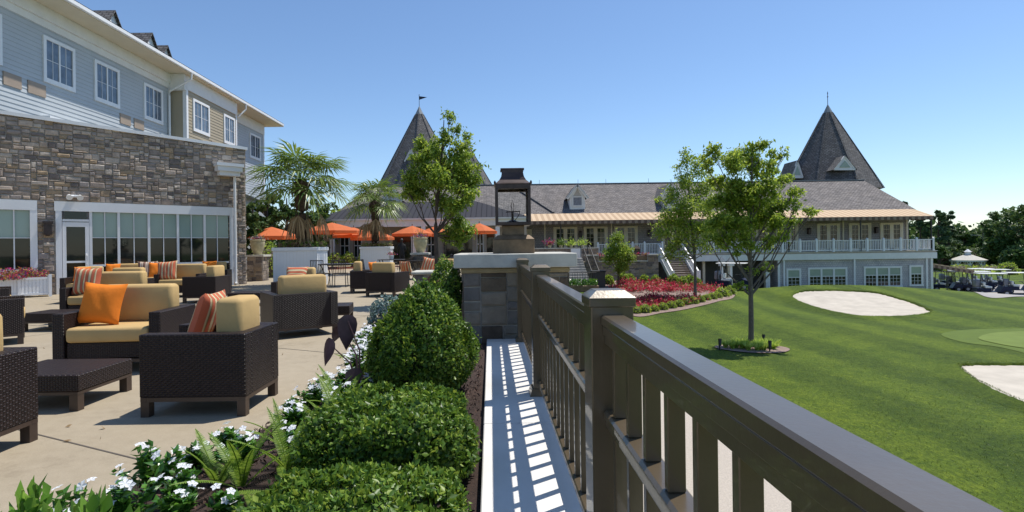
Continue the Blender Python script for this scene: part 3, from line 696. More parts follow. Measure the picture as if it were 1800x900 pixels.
# upper storey
def laps(mb, x, y0, y1, z0, z1, pitch=.165):
    z = z0
    while z < z1:
        t = min(pitch, z1-z)
        mb.add([(x+.022, y0, z), (x+.022, y1, z), (x+.003, y1, z+t), (x+.003, y0, z+t), (x, y0, z), (x, y1, z)], [(0, 1, 2, 3), (4, 5, 1, 0)]); z += pitch
XW, XB, XE = -16.5, -15.7, -15.38
mb = MB(); laps(mb, XW, 4, 27.95, 4.8, 9.66); laps(mb, XW, 33.7, 39.6, 4.8, 9.66); B(mb, 'blue_siding', M['siding_blue'])
mb = MB(); mb.box(XW-7, XW-.01, 4, 39.6, 0, 10.37); B(mb, 'wall_core', M['siding_blue'])
mb = MB(); laps(mb, XB, 28.2, 33.5, 4.8, 9.66); B(mb, 'beige_siding', M['siding_beige'])
mb = MB(); mb.box(XW, XB-.012, 28.04, 33.6, 0, 10.37); B(mb, 'bay_core', M['siding_beige'])
for q in ((XB-.01, XB+.035, 28.03, 28.2), (XB-.15, XB-.012, 28.02, 28.038), (XB-.01, XB+.035, 33.48, 33.63), (XW, XW+.035, 27.8, 27.94), (XW, XW+.035, 39.45, 39.62)): B(MB().box(*q, 4.5, 9.63), 'corner_trim', M['white'])
mb = MB(); mb.box(XW-.01, XW+.05, 4, 28.0, 9.63, 9.9); mb.box(XW+.0, XW+.14, 4, 28.0, 9.901, 10.37); mb.box(XB, XB+.05, 28.0, 33.65, 9.63, 10.37); mb.box(XW, XW+.05, 33.66, 39.62, 9.63, 10.37); mb.box(XW+.06, XB+.05, 27.85, 28.02, 9.55, 10.37); B(mb, 'frieze', M['fascia'])
mb = MB(); mb.box(XW-.3, XE, 4, 40.2, 10.38, 10.46); B(mb, 'soffit', M['cream'])
mb = MB(); mb.box(XE+.002, XE+.13, 4, 40.25, 10.40, 10.57, .02); mb.box(XW-3, XE+.12, 40.2, 40.24, 10.36, 10.56); B(mb, 'gutter', M['sill_white'])
mb = MB(); e = 10.58; rz_ = e+.55*8.1
mb.add([(XE+.13, 4, e), (XE+.13, 40.3, e), (XE-8, 33.5, rz_), (XE-8, 4, rz_), (XE-16, 40.3, e), (XE-16, 4, e)], [(0, 1, 2, 3), (1, 4, 2), (4, 5, 3, 2)]); B(mb, 'roof', M['roof_dark'])
for ty, tzp in ((24.5, 12.2), (27.2, 12.25), (28.5, 12.1)):
    mb = MB(); x0 = -17; mb.add([(x0, ty-.62, tzp-.95), (x0, ty+.62, tzp-.95), (x0, ty, tzp-.06)], [(0, 1, 2)]); mb.box(x0-1.2, x0-.01, ty-.6, ty+.6, tzp-1.6, tzp-.95)
    dm = B(mb, 'dormer', M['white']); mb = MB()
    for s_ in (-1, 1): mb.add([(x0+.15, ty, tzp), (x0+.15, ty+s_*.72, tzp-1.06), (x0-1.35, ty+s_*.72, tzp-1.06), (x0-1.35, ty, tzp), (x0+.15, ty, tzp-.07), (x0+.15, ty+s_*.72, tzp-1.13)], [(0, 1, 2, 3), (0, 4, 5, 1)])
    B(mb, 'dormer_roof', M['roof_dark'])
def win_x(x, y0, y1, z0, z1):
    mb = MB(); t = .13
    mb.box(x, x+.06, y0, y1, z0, z0+t*1.3).box(x, x+.06, y0, y1, z1-t, z1).box(x, x+.06, y0, y0+t, z0+t*1.3, z1-t).box(x, x+.06, y1-t, y1, z0+t*1.3, z1-t)
    ym = (y0+y1)/2; mb.box(x, x+.045, ym-.035, ym+.035, z0+t, z1-t); zm = (z0+z1)/2
    for q in (y0+t+(ym-y0-t)/2, ym+(y1-t-ym)/2): mb.box(x+.02, x+.032, q-.009, q+.009, z0+t, z1-t)
    mb.box(x+.02, x+.0325, y0+t, y1-t, zm-.009, zm+.009); f = B(mb, 'window', M['white'])
    B(MB().box(x-.01, x+.024-.004, y0+t*.9, y1-t*.9, z0+t, z1-t), 'pane', M['blue_glass'])
for y0, y1 in ((16.8, 18.3), (20.0, 21.53), (22.59, 24.11), (25.82, 27.3)): win_x(XW+.01, y0, y1, 7.6, 9.33)
for y0, y1 in ((28.63, 30.3), (31.94, 33.3)): win_x(XB+.01, y0, y1, 7.6, 9.33)
win_x(XW+.01, 37.2, 38.9, 7.6, 9.33)
for y0, y1 in ((18.35, 19.06), (19.33, 20.1), (24.15, 24.85), (25.1, 25.8), (30.5, 31.0)):
    B(MB().box(XW if y0 < 28 else XB, (XW if y0 < 28 else XB)+.05, y0, y1, 7.0 if y0 < 28 else 6.9, 7.45), 'vent_grille', M['vent'])
B(MB().box(-16.45, -16.15, 19.9, 21.9, 5.5, 6.3), 'roof_curb', M['sill_white'])
B(MB().tube([(-15.3, 27.9, 10.45), (-15.32, 27.9, 10.1), (-16.35, 27.75, 9.45), (-16.38, 27.75, 9.2), (-16.38, 27.75, 4.8)], .05, 8), 'downspout', M['white'])
B(MB().tube([(-15.3, 34.1, 10.45), (-15.32, 34.1, 10.1), (-15.6, 33.75, 9.6), (-16.35, 33.75, 9.3), (-16.38, 33.75, 4.8)], .05, 8), 'downspout', M['white'])

# ================================================================ clubhouse
cb = thing('clubhouse', 'long grey clubhouse with shingle roofs, pointed towers, striped awning and deck', 'building', (15, 46, -2.8))
def K(mb, name, mat, **k): return mb.build(name, mat, cb, world=True, **k)
YU, YD, YR = 46.5, 44.0, 52.0; XL, XRt = cx(592, YU), 36.0
zE, zR = 3.95, at_y(1480, 317.5, YR).z
K(MB().box(cx(870, YU), XRt, YU, YU+9, .3, 3.98), 'upper_wall', M['club_siding_up'])
K(MB().box(XL, cx(870, YU)-.01, YU, YU+9, 0, 3.98), 'left_wall', M['wall_beige'])
XC = cx(1368, YD)
K(MB().box(XC, XRt, YD+.1, YU-.1, -3.4, -.16), 'lower_wall', M['club_siding'])
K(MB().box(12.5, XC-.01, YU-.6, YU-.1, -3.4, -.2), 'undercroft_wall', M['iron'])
K(MB().box(8.5, XRt+.25, YD-.05, YU-.01, .32, .45), 'deck_floor', M['wood_step'])
mb = MB().box(12.9, XRt+.3, YD-.08, YD+.08, -.17, .318).box(XRt+.05, XRt+.3, YD+.081, YU, -.17, .318).box(12.9, XRt+.34, YD-.13, YD+.1, .4505, .475); K(mb, 'deck_fascia', M['fascia'])
mb = MB().box(XC-.05, XC+.12, YD-.0, YD+.099, -3.2, -.171).box(XRt-.16, XRt+.02, YD+.0, YD+.099, -3.4, -.171)
K(mb, 'corner_trim', M['fascia'])
for px in (1502, 1378, 1629): K(MB().box(cx(px, YD)-.06, cx(px, YD)+.06, YD+.0, YD+.098, -3.3, -.171), 'downspout', M['white'])
# main roof
ov = .6; x0r, x1r = cx(655, YR), 36.0
mb = MB(); mb.add([(XL-.6, YU-.1, zE), (XRt+.6, YU-.1, zE), (x1r, YR, zR), (x0r, YR, zR), (XRt+.6, YR+6, zE), (XL-.6, YR+6, zE)], [(0, 1, 2, 3), (1, 4, 2), (4, 5, 3, 2), (5, 0, 3)])
K(mb, 'roof', M['roof'])
K(MB().bar((x0r, YR, zR+.03), (x1r, YR, zR+.03), .25, .07), 'ridge_cap', M['lead'])
for px in (1140, 948, 1016, 1065): p = at_y(px, 318, YR); K(MB().tube([(p.x, YR, zR), (p.x, YR, zR+.45)], .015, 5), 'lightning_rod', M['iron'])
a = at_y(912, 331, 51.0); b_ = at_y(974, 384, 46.3)
zr_at = lambda y: zE+(zR-zE)*(y-YU+.1)/(YR-YU+.1)
K(MB().bar((a.x, 50.8, zr_at(50.8)+.05), (b_.x, 46.6, zr_at(46.6)+.05), .22, .12), 'hip_cap', M['roof_dark'])
# awning
def awn(x0, x1, y1=YD-.1, z1=3.28, zt=4.0):
    mb = MB(); n = int((x1-x0)/.5)
    for i in range(n):
        a, b = x0+(x1-x0)*i/n, x0+(x1-x0)*(i+1)/n
        mb.add([(a, y1, z1), (b, y1, z1), (b, YU-.15, zt), (a, YU-.15, zt)], [(0, 1, 2, 3)])
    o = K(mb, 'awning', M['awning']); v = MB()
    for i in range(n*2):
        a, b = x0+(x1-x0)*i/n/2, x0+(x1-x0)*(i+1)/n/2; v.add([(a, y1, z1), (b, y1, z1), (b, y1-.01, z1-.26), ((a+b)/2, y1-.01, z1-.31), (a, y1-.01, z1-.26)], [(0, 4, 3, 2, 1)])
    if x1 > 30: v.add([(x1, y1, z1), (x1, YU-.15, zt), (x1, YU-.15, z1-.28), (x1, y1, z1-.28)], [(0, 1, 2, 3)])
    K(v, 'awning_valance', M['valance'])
awn(cx(925, YD), XRt+.05)
K(MB().add([(XRt+.05, YD-.1, 3.28), (XRt+.06, YD-.1, 3.26), (XRt+.55, YU-.1, 3.95), (XRt+.05, YU-.15, 4.0)], [(0, 1, 2, 3)]), 'awning_return', M['awning'])
for px in (1513, 1637, 1386, 1220, 986): x = cx(px, YD); K(MB().box(x-.04, x+.04, YD-.05, YD+.03, .47 if px > 1150 else .02, 3.2), 'awning_post', M['iron'])
# upper doors
def fdoor(px0, px1, ztop=2.85, z0=.46, y=YU):
    x0, x1 = cx(px0, y), cx(px1, y); t = .16; mb = MB(); yb = y-.07
    mb.box(x0, x0+t, yb, y, z0, ztop).box(x1-t, x1, yb, y, z0, ztop).box(x0+t, x1-t, yb, y, ztop-t, ztop); xm = (x0+x1)/2; mb.box(xm-.16, xm+.16, yb+.01, y, z0, ztop-t).box(x0+t, x1-t, yb+.01, y, z0, z0+.25)
    mb.box(x0+t, x0+t+.1, yb+.012, y, z0+.25, ztop-t).box(x1-t-.1, x1-t, yb+.012, y, z0+.25, ztop-t); d = K(mb, 'french_door', M['cream'])
    for a, b in ((x0+t+.1, xm-.16), (xm+.16, x1-t-.1)):
        K(MB().box(a, b, yb+.04, y-.005, z0+.25, ztop-t), 'pane', M['dark_glass'])
        g = MB(); g.box((a+b)/2-.012, (a+b)/2+.012, yb+.03, yb+.045, z0+.25, ztop-t)
        for k in range(1, 5): zz = z0+.25+(ztop-t-z0-.25)*k/5; g.box(a, b, yb+.028, yb+.042, zz-.012, zz+.012)
        K(g, 'glazing_bar', M['cream'])
for a, b in ((1436, 1476), (1492, 1531), (1547, 1587), (973, 1015), (1026, 1068), (1080, 1121), (1163, 1200), (1212, 1250), (1262, 1300), (1312, 1350), (1372, 1403)): fdoor(a, b)
fdoor(917, 935, 2.7)
for px in (1421, 1539, 1020, 1141, 1207, 1306): x = cx(px, YU); K(MB().box(x-.12, x+.12, YU-.25, YU-.02, 1.95, 2.4, .02).frus((x, YU-.13), .3, .3, 2.4, .08, .08, 2.52), 'wall_lamp', M['copper'])
for px in (1482, 1365, 1594, 958, 1075): x = cx(px, YU); K(MB().box(x-.06, x+.06, YU-.06, YU-.001, .46, 3.6), 'wall_trim', M['cream'])
# lower windows
def cwin(px0, px1, n, py0, py1):
    y = YD+.1; x0, x1 = cx(px0, y), cx(px1, y); z1 = at_y((px0+px1)/2, py0, y).z; z0 = at_y((px0+px1)/2, py1, y).z; t = .15
    mb = MB(); mb.box(x0, x1, y-.07, y, z1-t, z1).box(x0-.03, x1+.03, y-.09, y, z0, z0+t).box(x0, x0+t, y-.07, y, z0+t, z1-t).box(x1-t, x1, y-.07, y, z0+t, z1-t); w_ = (x1-x0-t)/n
    for k in range(1, n): mb.box(x0+w_*k, x0+w_*k+t, y-.07, y, z0+t, z1-t)
    f = K(mb, 'window', M['fascia']); zm = z0+(z1-z0)*.58
    for k in range(n):
        a, b = x0+w_*k+t, x0+w_*(k+1); K(MB().box(a, b, y-.035, y-.02, z0+t, zm), 'pane', M['dark_glass']); K(MB().box(a, b, y-.036, y-.021, zm+.001, z1-t), 'blind', M['club_shade'])
        g = MB().box(a, b, y-.06, y-.037, zm-.03, zm+.03)
        for q in (1, 2): g.box(a+(b-a)*q/3-.012, a+(b-a)*q/3+.012, y-.05, y-.0365, z0+t, zm-.031)
        for q in (1, 2): zz = z0+t+(zm-z0-t)*q/3; g.box(a, b, y-.049, y-.0366, zz-.012, zz+.012)
        K(g, 'glazing_bar', M['fascia'])
cwin(1381, 1407, 1, 472, 509); cwin(1419, 1488, 3, 470, 507); cwin(1517, 1584, 3, 468, 505); cwin(1597, 1621, 1, 466, 503)
cwin(1345, 1352, 1, 478, 512)
# undercroft posts
for px in (1236, 1280, 1345): x = cx(px, YD+.5); K(MB().box(x-.1, x+.1, YD+.4, YD+.6, -3.2, -.17), 'undercroft_post', M['cream'])
# towers
def tower(px, apy, Y, slope, zb, n=8, rot=math.pi/8, cap=True):
    ap = at_y(px, apy, Y); zt = ap.z; mb = MB(); r0 = slope*(zt-zb); rl = .9*slope
    mb.lathe([(r0*1.02, zb), (rl, zt-.9)], (ap.x, Y, 0), n, rot); K(mb, 'tower_roof', M['roof_dark'])
    K(MB().lathe([(rl*1.05, zt-.92), (.04, zt)], (ap.x, Y, 0), n, rot), 'tower_cap', M['lead'])
    hp = MB()
    for k in range(n):
        t = 2*math.pi*k/n+rot; c_, s_ = math.cos(t), math.sin(t)
        hp.bar((ap.x+c_*r0*1.03, Y+s_*r0*1.03, zb), (ap.x+c_*rl, Y+s_*rl, zt-.9), .16, .05, (c_, s_, .3))
    K(hp, 'hip_cap', M['roof_dark']); return ap
t1 = tower(1455, 184, 58.5, .51, 6.7, rot=0); t2 = tower(737, 187, 58.5, .52, 5.2, rot=0); t3 = tower(819, 247, 59, .56, 5.4, rot=0)
mb = MB().tube([t1, t1+Vector((0, 0, 1.4))], .03, 6).lathe([(.01, -.08), (.09, 0), (.01, .1)], t1+Vector((0, 0, .85)), 8).lathe([(.01, -.1), (.06, 0), (.01, .1)], t1+Vector((0, 0, 1.2)), 8); K(mb, 'finial', M['iron'])
K(MB().tube([t2, t2+Vector((0, 0, 1.3))], .028, 6).lathe([(.01, -.05), (.06, 0), (.01, .05)], t2+Vector((0, 0, 1.25)), 8), 'flag_pole', M['iron'])
K(MB().add([t2+Vector((.02, 0, 1.1)), t2+Vector((.02, 0, .72)), t2+Vector((.85, .05, 1.0)), t2+Vector((.02, .02, 1.1)), t2+Vector((.02, .02, .72)), t2+Vector((.85, .07, 1.0))], [(0, 1, 2), (3, 5, 4)]), 'pennant', M['navy_flag'])
def tdormer(px0, px1, py0, py1, Y, dpt=2.5, skew=0):
    a, b, c = at_y(px0, py1, Y), at_y(px1, py1, Y), at_y((px0+px1)/2, py0, Y); dv = Vector((skew, 0, 0))
    K(MB().add([a, b, c], [(0, 1, 2)]).bar(a, c, .12, .14, (0, 1, 0)).bar(b, c, .12, .14, (0, 1, 0)).bar(a, b, .12, .14), 'tower_dormer', M['fascia'])
    m_ = (a+b+c)/3; K(MB().add([m_+(a-m_)*.55-Vector((0, .06, 0)), m_+(b-m_)*.55-Vector((0, .06, 0)), m_+(c-m_)*.55-Vector((0, .06, 0))], [(0, 1, 2)]), 'louvre', M['club_shade'])
    K(MB().add([a+Vector((-.15, -.12, -.05)), c+Vector((0, -.12, .08)), c+Vector((0, dpt, .08)), a+Vector((-.15, dpt, -.05)), b+Vector((.15, -.12, -.05)), b+Vector((.15, dpt, -.05))], [(0, 1, 2, 3), (1, 4, 5, 2)]), 'dormer_roof', M['roof_dark'])
tdormer(1466, 1503, 275, 298, 54.4, 3.2); tdormer(1392, 1411, 283, 312, 57)
tdormer(711, 733, 262, 284, 58.5-.52*(t2.z-10.4)*.9)
def rdormer(px, w=1.34, y=47.2, z0=4.45, ze=5.5, za=6.55):
    x = cx(px, y); h = w/2
    mb = MB().box(x-h, x+h, y, y+3, z0-.1, ze); mb.add([(x-h, y, ze), (x+h, y, ze), (x, y, za-.12)], [(0, 1, 2)]); K(mb, 'dormer', M['fascia'])
    K(MB().box(x-.36, x+.36, y-.03, y-.002, z0+.3, z0+1.0), 'louvre', M['cart_grey'])
    g = MB(); g.box(x-.45, x+.45, y-.06, y-.031, z0+.2, z0+.3).box(x-.45, x+.45, y-.06, y-.031, z0+1.0, z0+1.08).box(x-.45, x-.36, y-.06, y-.031, z0+.3, z0+1).box(x+.36, x+.45, y-.06, y-.031, z0+.3, z0+1)
    for s_ in (-1, 1): g.bar((x, y-.12, za-.06), (x+s_*(h+.25), y-.12, ze-.18), .06, .22, (s_, 0, 1))
    K(g, 'dormer_trim', M['fascia']); K(MB().add([(x-h*.6, y-.005, ze), (x+h*.6, y-.005, ze), (x, y-.005, za-.35)], [(0, 1, 2)]), 'dormer_gable', M['wall_beige'])
    r = MB()
    for s_ in (-1, 1): r.add([(x, y-.2, za), (x+s_*(h+.28), y-.2, ze-.15), (x+s_*(h+.28), y+4, ze-.15), (x, y+4.4, za)], [(0, 1, 2, 3)])
    K(r, 'dormer_roof', M['roof_dark'])
rdormer(1016); rdormer(1180); rdormer(690)

# deck railing
dr = thing('deck_railing', 'white railing with square posts along the clubhouse deck', 'railing', (26, YD, .48))
def rail_run(par, pxs, z0=.48, y=YD-.02, h=.92):
    xs = [cx(p, y) for p in pxs]
    for x in xs: MB().box(x-.07, x+.07, y-.07, y+.07, z0, z0+h+.08).frus((x, y), .18, .18, z0+h+.081, .02, .02, z0+h+.17).build('post', M['white'], par, world=True)
    for a, b in zip(xs[:-1], xs[1:]):
        mb = MB().box(a+.071, b-.071, y-.045, y+.045, z0+h-.05, z0+h).box(a+.071, b-.071, y-.03, y+.03, z0+.07, z0+.13); n = max(2, int((b-a)/.125))
        for k in range(1, n): x = a+(b-a)*k/n; mb.box(x-.02, x+.02, y-.02, y+.02, z0+.131, z0+h-.051)
        mb.build('railing_panel', M['white'], par, world=True)
rail_run(dr, [1225, 1254, 1284, 1314, 1345, 1375, 1406, 1435, 1465, 1495, 1524, 1553, 1583, 1611, 1640])
mb = MB(); y = YD
xx = cx(1640, YD); n = 18
mb.box(xx-.04, xx+.04, YD+.06, YU-.1, .48+.87, .48+.92).box(xx-.03, xx+.03, YD+.06, YU-.1, .55, .61)
for k in range(n): yy = YD+.15+k*.13; mb.box(xx-.02, xx+.02, yy-.02, yy+.02, .61, 1.35)
mb.build('railing_panel', M['white'], dr, world=True)
dr2 = thing('terrace_railing', 'short white railing on the terrace left of the white stairs', 'railing', (10.5, YD, .48)); rail_run(dr2, [1051, 1082, 1112, 1133, 1164], z0=.42)
# white stairs
st = thing('white_stairs', 'timber stairs with white sloping handrails going down from the deck', 'stairs', (14.2, 41, -1.8))
xa, xb = cx(1172, 42), cx(1213, 42); n = 13
for k in range(n):
    z = .40-(k+1)*.168; y = YD-.12-k*.27; MB().box(xa, xb, y-.29, y, z-.03, z).box(xa, xb, y-.02, y-.001, z-.168, z-.031).build('step', M['wood_step'], st, world=True)
for x in (xa-.06, xb+.06):
    mb = MB(); y0, z0, y1, z1 = YD-.1, .45, YD-.1-n*.27, .45-n*.168
    mb.bar((x, y0, z0+.85), (x, y1, z1+.85), .09, .07).bar((x, y0, z0+.12), (x, y1, z1+.12), .06, .06).bar((x, y0, z0-.12), (x, y1, z1-.12), .05, .28)
    for k in range(24): t = (k+.5)/24; yy, zz = y0+(y1-y0)*t, z0+(z1-z0)*t; mb.box(x-.02, x+.02, yy-.02, yy+.02, zz+.14, zz+.83)
    mb.box(x-.07, x+.07, y1-.09, y1+.05, z1-.3, z1+1.0)
    mb.build('handrail', M['white'], st, world=True)
# garden retaining wall
gw = thing('garden_wall', 'long stone garden wall with stepped pale coping behind the small round tree', 'wall', (9.7, 40, -1.6))
X0, X1 = cx(1030, 40), cx(1157, 40); xa, xb = cx(1052, 40), cx(1138, 40)
MB().box(X0, X1, 40.0, 40.5, -2.4, 0).box(X0, xa, 40.01, 40.5, .001, .45).box(xb, X1, 40.01, 40.5, .001, .45).build('wall_core', M['mortar'], gw, world=True)
mb = MB(); ashlar(mb, (X0, 40, -2.4), (1, 0, 0), (0, -1, 0), X1-X0, 2.85, .11, .09, (1, 1, 2, 2), (2, 3, 4, 5), .015, .04, topf=lambda u: .0+2.4 if xa-X0 < u < xb-X0 else 2.85, seed=9); mb.build('stone_facing', M['stone3'], gw, world=True)
MB().box(xa, xb, 39.9, 40.55, .002, .08).box(X0-.1, xa, 39.9, 40.55, .452, .53).box(xb, X1+.1, 39.9, 40.55, .452, .53).build('coping', M['capstone'], gw, world=True)
t = thing('flower_trough', 'brown wooden trough of red flowers on top of the garden wall', 'planter', (9.9, 40.25, .08))
MB().box(-2.0, 2.05, -.15, .2, 0, .36, .02).build('trough', M['copper_brown'], t)
C = [(9.9+rng.uniform(-1.9, 1.9), 40.25+rng.uniform(-.15, .15), .46+rng.random()*.2) for _ in range(500)]; leaves('flowers', C, .12, M['red_flower'], t)
t = thing('garden_lantern', 'small rust brown house-shaped lantern above the flower trough', 'lantern', (cx(1119, 40.8), 40.8, .4))
MB().box(-.2, .2, -.2, .2, 0, .55, .03).frus((0, 0), .5, .5, .551, .08, .08, .8).box(-.28, .28, -.28, .28, -.05, -.001).build('body', M['bark'], t)
# stone steps
ss = thing('stone_steps', 'grey stone steps with dark iron handrails going up to the terrace', 'stairs', (5.8, 38, -1.5))
xa, xb = cx(985, 38), cx(1030, 38.5)
for k in range(12): y = 36.3+k*.33; z = -1.75+k*.17; MB().box(xa, xb, y, 41 if k > 10 else y+.5, z-.5, z+.17, .01).build('step', M['stone_step'], ss, world=True)
for x in (xb+.05, xb+.55):
    mb = MB().tube([(x, 36.2, -1.7), (x, 36.2, -.75), (x, 40.2, 1.25), (x, 41, 1.25), (x, 41, .35)], .03, 6)
    for k in range(9): mb.tube([(x, 36.6+k*.4, -1.5+k*.2), (x, 36.6+k*.4, -.55+k*.2)], .014, 5)
    mb.build('handrail', M['iron'], ss, world=True)
# terrace counter
tc_ = thing('terrace_counter', 'low stone counter with pale top and white panel at the head of the stone steps', 'counter', (5, 42, 0))
xa, xb = cx(930, 42), cx(1052, 42)
MB().box(xa, xb, 42.0, 42.6, 0, 1.0).build('core', M['mortar'], tc_, world=True)
mb = MB(); ashlar(mb, (xa, 42, 0), (1, 0, 0), (0, -1, 0), xb-xa, 1.0, .12, .1, holes=((cx(1003, 42)-xa, cx(1022, 42)-xa, 0, 1),), seed=31); mb.build('stone_facing', M['stone3'], tc_, world=True)
MB().box(xa-.1, xb+.1, 41.9, 42.7, 1.002, 1.07).build('top', M['capstone'], tc_, world=True)
MB().box(cx(1003, 42)+.02, cx(1022, 42)-.02, 41.9, 41.99, 0, .999).build('white_panel', M['white'], tc_, world=True)

# ================================================================ dining pavilion
pv = thing('dining_pavilion', 'white dining pavilion with dark metal hipped roof behind the orange umbrellas', 'building', (cx(720, 42), 42, 0))
def V(mb, name, mat, **k): return mb.build(name, mat, pv, world=True, **k)
ya, yb_ = 41, 50; xa, xb = cx(562, ya), cx(930, ya)
ze = at_y(720, 384, ya).z; zr = at_y(760, 356, 45).z
mb = MB().add([(xa-.4, ya-.4, ze), (xb, ya-.4, ze), (cx(835, 45), 45, zr+.1), (cx(640, 45), 45, zr), (xb, yb_, ze), (xa-.4, yb_, ze)], [(0, 1, 2, 3), (1, 4, 2), (4, 5, 3, 2), (5, 0, 3)]); V(mb, 'roof', M['seam_roof'])
V(MB().box(xa-.3, xb, ya-.3, ya, ze-.62, ze-.01).box(xa-.38, xb+.02, ya-.46, ya-.301, ze-.13, ze-.012), 'fascia', M['fascia'])
V(MB().box(xa-.3, xb, ya+2.5, ya+2.7, 0, ze-.05).box(xa-.3, xa-.1, ya+.01, ya+2.49, 0, ze-.05), 'back_wall', M['wall_beige'])
for px in (566, 585, 728, 745, 875): x = cx(px, ya); V(MB().box(x-.16, x+.16, ya-.28, ya+.05, 0, ze-.621, .01).box(x-.22, x+.22, ya-.34, ya+.1, 0, .3, .01), 'column', M['white'])
for p0, p1 in ((598, 614), (622, 636), (750, 766), (838, 850)):
    a, b = cx(p0, ya+2.4), cx(p1, ya+2.4); V(MB().box(a, b, ya+2.41, ya+2.49, .5, 2.4).box(a, b, ya+2.36, ya+2.405, 1.43, 1.5).box((a+b)/2-.03, (a+b)/2+.03, ya+2.36, ya+2.404, .5, 2.4), 'window', M['white'])
    V(MB().box(a+.06, b-.06, ya+2.395, ya+2.408, .56, 2.34), 'pane', M['dark_glass'])
for p0, p1 in ((690, 722), (780, 830), (856, 869)):
    V(MB().box(cx(p0, ya+2.4), cx(p1, ya+2.4), ya+2.42, ya+2.48, .0, 2.3), 'doorway', M['dark_glass'])

# ================================================================ umbrellas
def umbrella(x, y, zr_, r, label, rise=.55):
    t = thing('patio_umbrella', label, 'umbrella', (x, y, 0), rng.uniform(0, .4), 'orange umbrellas over the dining tables')
    mb = MB(); n = 8; top = (0, 0, zr_+rise); ring = [(r*math.cos(2*math.pi*k/n), r*math.sin(2*math.pi*k/n), zr_) for k in range(n)]
    md = [(r*.5*math.cos(2*math.pi*k/n), r*.5*math.sin(2*math.pi*k/n), zr_+rise*.56) for k in range(n)]
    lo = [(a, b, c-.16) for a, b, c in ring]
    vs = [top]+md+ring+lo; fs = [(0, 1+k, 1+(k+1) % n) for k in range(n)]+[(1+k, 9+k, 9+(k+1) % n, 1+(k+1) % n) for k in range(n)]+[(9+k, 17+k, 17+(k+1) % n, 9+(k+1) % n) for k in range(n)]
    mb.add(vs, fs).build('canopy', M['canopy'], t)
    MB().tube([(0, 0, 0), (0, 0, zr_+rise+.12)], .024, 8).build('pole', M['iron'], t)
    MB().lathe([(.25, 0), (.25, .06), (.05, .1)], n=16).build('base', M['iron'], t)
    mb = MB()
    for k in range(n): mb.tube([(0, 0, zr_+rise-.03), (ring[k][0]*.97, ring[k][1]*.97, zr_-.01)], .01, 4)
    mb.build('ribs', M['iron'], t)
for x, y, z, r, l in ((cx(478, 31), 31, 2.0, 1.62, 'orange umbrella behind the urn beside the stone wall corner, nearest the hotel'),
    (cx(512, 27), 34, 2.35, 1.9, 'orange umbrella partly hidden by the tall palm trunk'),
    (cx(622, 37), 37, 2.15, 1.4, 'orange umbrella left of the smaller palm'), (cx(655, 35), 35, 1.93, 1.4, 'lower orange umbrella right behind the smaller palm trunk'),
    (cx(725, 37), 37, 2.2, 1.4, 'orange umbrella behind the glazed urn, in front of a white column'), (cx(764, 38), 38.4, 2.2, 1.35, 'orange umbrella directly behind the thin tree trunk'),
    (cx(843, 36), 36, 2.28, 1.25, 'orange umbrella between the leafy tree and the copper lantern')):
    umbrella(x, y, z, r, l)

# ================================================================ palms in white planters
def planter_box(x, y, w, d, h, rz, label):
    t = thing('white_planter', label, 'planter', (x, y, 0), rz)
    mb = MB().box(-w/2, w/2, -d/2, d/2, 0, h-.12, .008); mb.build('box', M['white'], t)
    mb = MB().box(-w/2-.04, w/2+.04, -d/2-.04, d/2+.04, h-.12, h-.001, .01); mb.build('rim', M['white'], t)
    mb = MB(); n = int(w/.11)
    for k in range(n+1): xx = -w/2+w*k/n; mb.box(xx-.006, xx+.006, -d/2-.006, -d/2, .05, h-.13)
    n = int(d/.11)
    for k in range(n+1): yy = -d/2+d*k/n; mb.box(w/2, w/2+.006, yy-.006, yy+.006, .05, h-.13)
    mb.build('boards', M['fascia'], t)
    MB().box(-w/2+.03, w/2-.03, -d/2+.03, d/2-.03, h-.02, h+.01).build('soil', M['mulch'], t)
    C = np.stack([rng.uniform(-w/2, w/2, 500), rng.uniform(-d/2, d/2, 500), h+rng.random(500)*.18], 1); C2 = C+np.array([x, y, 0])
    leaves('underplanting', C2[:260], .16, M['palm_dry'], t, aspect=.3); leaves('groundcover', C2[260:], .12, M['leaf_small'], t)
    return t
planter_box(cx(526, 18.6), 18.75, 1.52, .95, 1.32, R(-4), 'large white boxed planter under the tall palm')
planter_box(cx(661, 27), 27.2, 1.45, .95, 1.33, R(0), 'smaller white boxed planter under the shorter palm')
